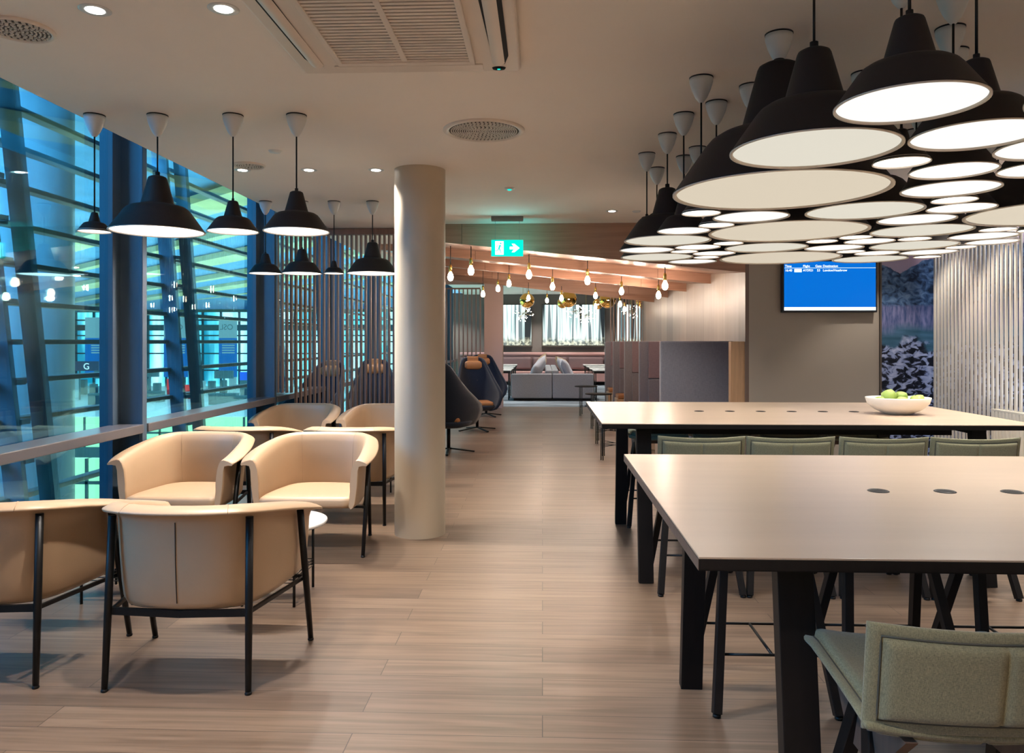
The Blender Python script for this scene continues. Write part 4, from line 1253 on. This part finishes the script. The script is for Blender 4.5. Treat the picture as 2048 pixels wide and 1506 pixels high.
# banquette with back cushions on the far wall
t = thing('banquette', 'long rose leather banquette along the far wall', 'banquette', (1.0, YE - .45, 0))
g = G(); g.bb(-3.8, 5, -.25, .30, .12, .46, .03); g.obj('seat', M['banquette'], t)
g = G(); g.bb(-3.8, 5, .26, .44, .1, .98, .04); g.obj('backrest', M['banquette_dark'], t)
g = G(); g.tube([(-3.8, .30, 1.02), (5, .30, 1.02)], .07, 14); g.obj('top_roll', M['banquette'], t)
for k in range(8):
    x = -3.15 + k * 1.2
    g = G(); g.bb(x - .58, x + .58, .12, .27, .52, .92, .06); g.obj('back_cushion', M['banquette_dark'], t)
# tables in rows
for i, (x, y, lab) in enumerate([(s_ * 1.0, yy, '%s of the sofa, %s row' % ('left' if s_ < 0 else 'right', nm)) for s_ in (-1, 1) for yy, nm in ((19.3, 'nearest'), (20.6, 'second'), (22.0, 'third'), (23.6, 'farthest'))]):
    X = cx + x * 1.50
    t = thing('lounge_table', 'low white topped dark table ' + lab, 'table', (X, y, 0), 0, 'tables beside the island sofa')
    g = G(); g.bb(-.48, .48, -.35, .35, .715, .74, .006); g.obj('tabletop', M['marble'], t)
    g = G(); g.bb(-.46, .46, -.33, .33, .66, .714); g.obj('apron', M['black'], t)
    for sx in (-1, 1):
        for sy in (-1, 1):
            g = G(); g.tube([(sx * .42, sy * .30, 0), (sx * .42, sy * .30, .67)], .012, 8); g.obj('leg', M['black'], t)
# forest pictures
for i, (xa, xb) in enumerate(((at(968, 26).x, at(1064.5, 26).x), (at(1083.5, 26).x, at(1210, 26).x), (at(1228, 26).x, at(1330, 26).x))):
    t = thing('forest_picture', ['backlit misty forest picture, left of three', 'backlit misty forest picture in the middle above the banquette', 'backlit misty forest picture behind the dark slats at right'][i], 'picture', (0, 0, 0), 0, 'backlit forest pictures')
    g = G(); g.bb(xa, xb, YE - .10, YE - .002, 1.27, 2.72); g.obj('frame', M['frame'], t)
    g = G(); g.bb(xa + .03, xb - .03, YE - .108, YE - .10, 1.32, 2.69); g.obj('print', M['forest'], t)
# gold globes
gl = None
for i, (px, py, d, rr) in enumerate(((1054, 601, 20.5, .20), (1125, 606, 21.5, .15), (1137, 598, 20, .22), (1196, 608, 21.5, .15), (1215, 600, 20.2, .22), (1285, 604, 21, .18))):
    p = at(px, d); z = EYE + (683 - py) * d / F
    t = thing('gold_globe', 'mirrored gold globe pendant, %s' % ['far left one', 'lower one left of the middle', 'larger one in the middle', 'lower one right of the middle', 'larger one right of the middle', 'rightmost one behind the slats'][i], 'globe lamp', (p.x, p.y, z), 0, 'gold globes in the far lounge')
    g = G(); g.lathe([(0, -rr)] + [(rr * math.cos(a_), rr * math.sin(a_)) for a_ in [R(-75 + 15 * k) for k in range(11)]] + [(0, rr)], 28); g.obj('globe', M['gold'], t)
    g = G(); g.tube([(0, 0, rr - .01), (0, 0, 3.05 - z)], .004, 6); g.obj('cord', M['black'], t)
    g = G(); g.lathe([(0, -.03), (.03, 0), (0, .03)], 10, (0, -rr * .9, -.02)); g.obj('bulb', M['bulb'], t)
# sparkling chandeliers
M['petal'] = emit('petal_light', (255, 250, 240), 5)
for i, (px, py, d) in enumerate(((1046, 627, 20.8), (1152, 622, 21.5), (1172, 630, 20.8), (1262, 622, 20.8))):
    p = at(px, d); z = EYE + (683 - py) * d / F
    t = thing('chandelier', 'chandelier of tiny white light petals, %s' % ['left one', 'middle one, rear', 'middle one, front', 'right one behind the slats'][i], 'chandelier', (p.x, p.y, z), 0, 'petal chandeliers in the far lounge')
    g = G(); h = G()
    for k in range(42):
        a = random.uniform(0, 2 * math.pi); e = random.uniform(-1.2, .9); r_ = random.uniform(.16, .27)
        q = Vector((math.cos(a) * math.cos(e), math.sin(a) * math.cos(e), math.sin(e) * .8)) * r_
        g.tube([(0, 0, 0), q], .0015, 4)
        h.tube([q, q * 1.12], [.010, .004], 6)
    g.tube([(0, 0, 0), (0, 0, 3.05 - z)], .005, 6)
    g.obj('branches', M['brass'], t); tag(h.obj('petals', M['petal'], t), None, None, None, 'stuff')
for x, y in ((-2.5, 19.5), (0, 19.2), (2.5, 19.5), (-1.5, 22.5), (1.8, 22.5), (0, 24.8), (3, 24.8), (-3, 24.8)):
    lamp('far_lounge_light', 'SPOT', (x, y, 3.02), 120, (1, .93, .86), .05, spot=110, blend=.6)
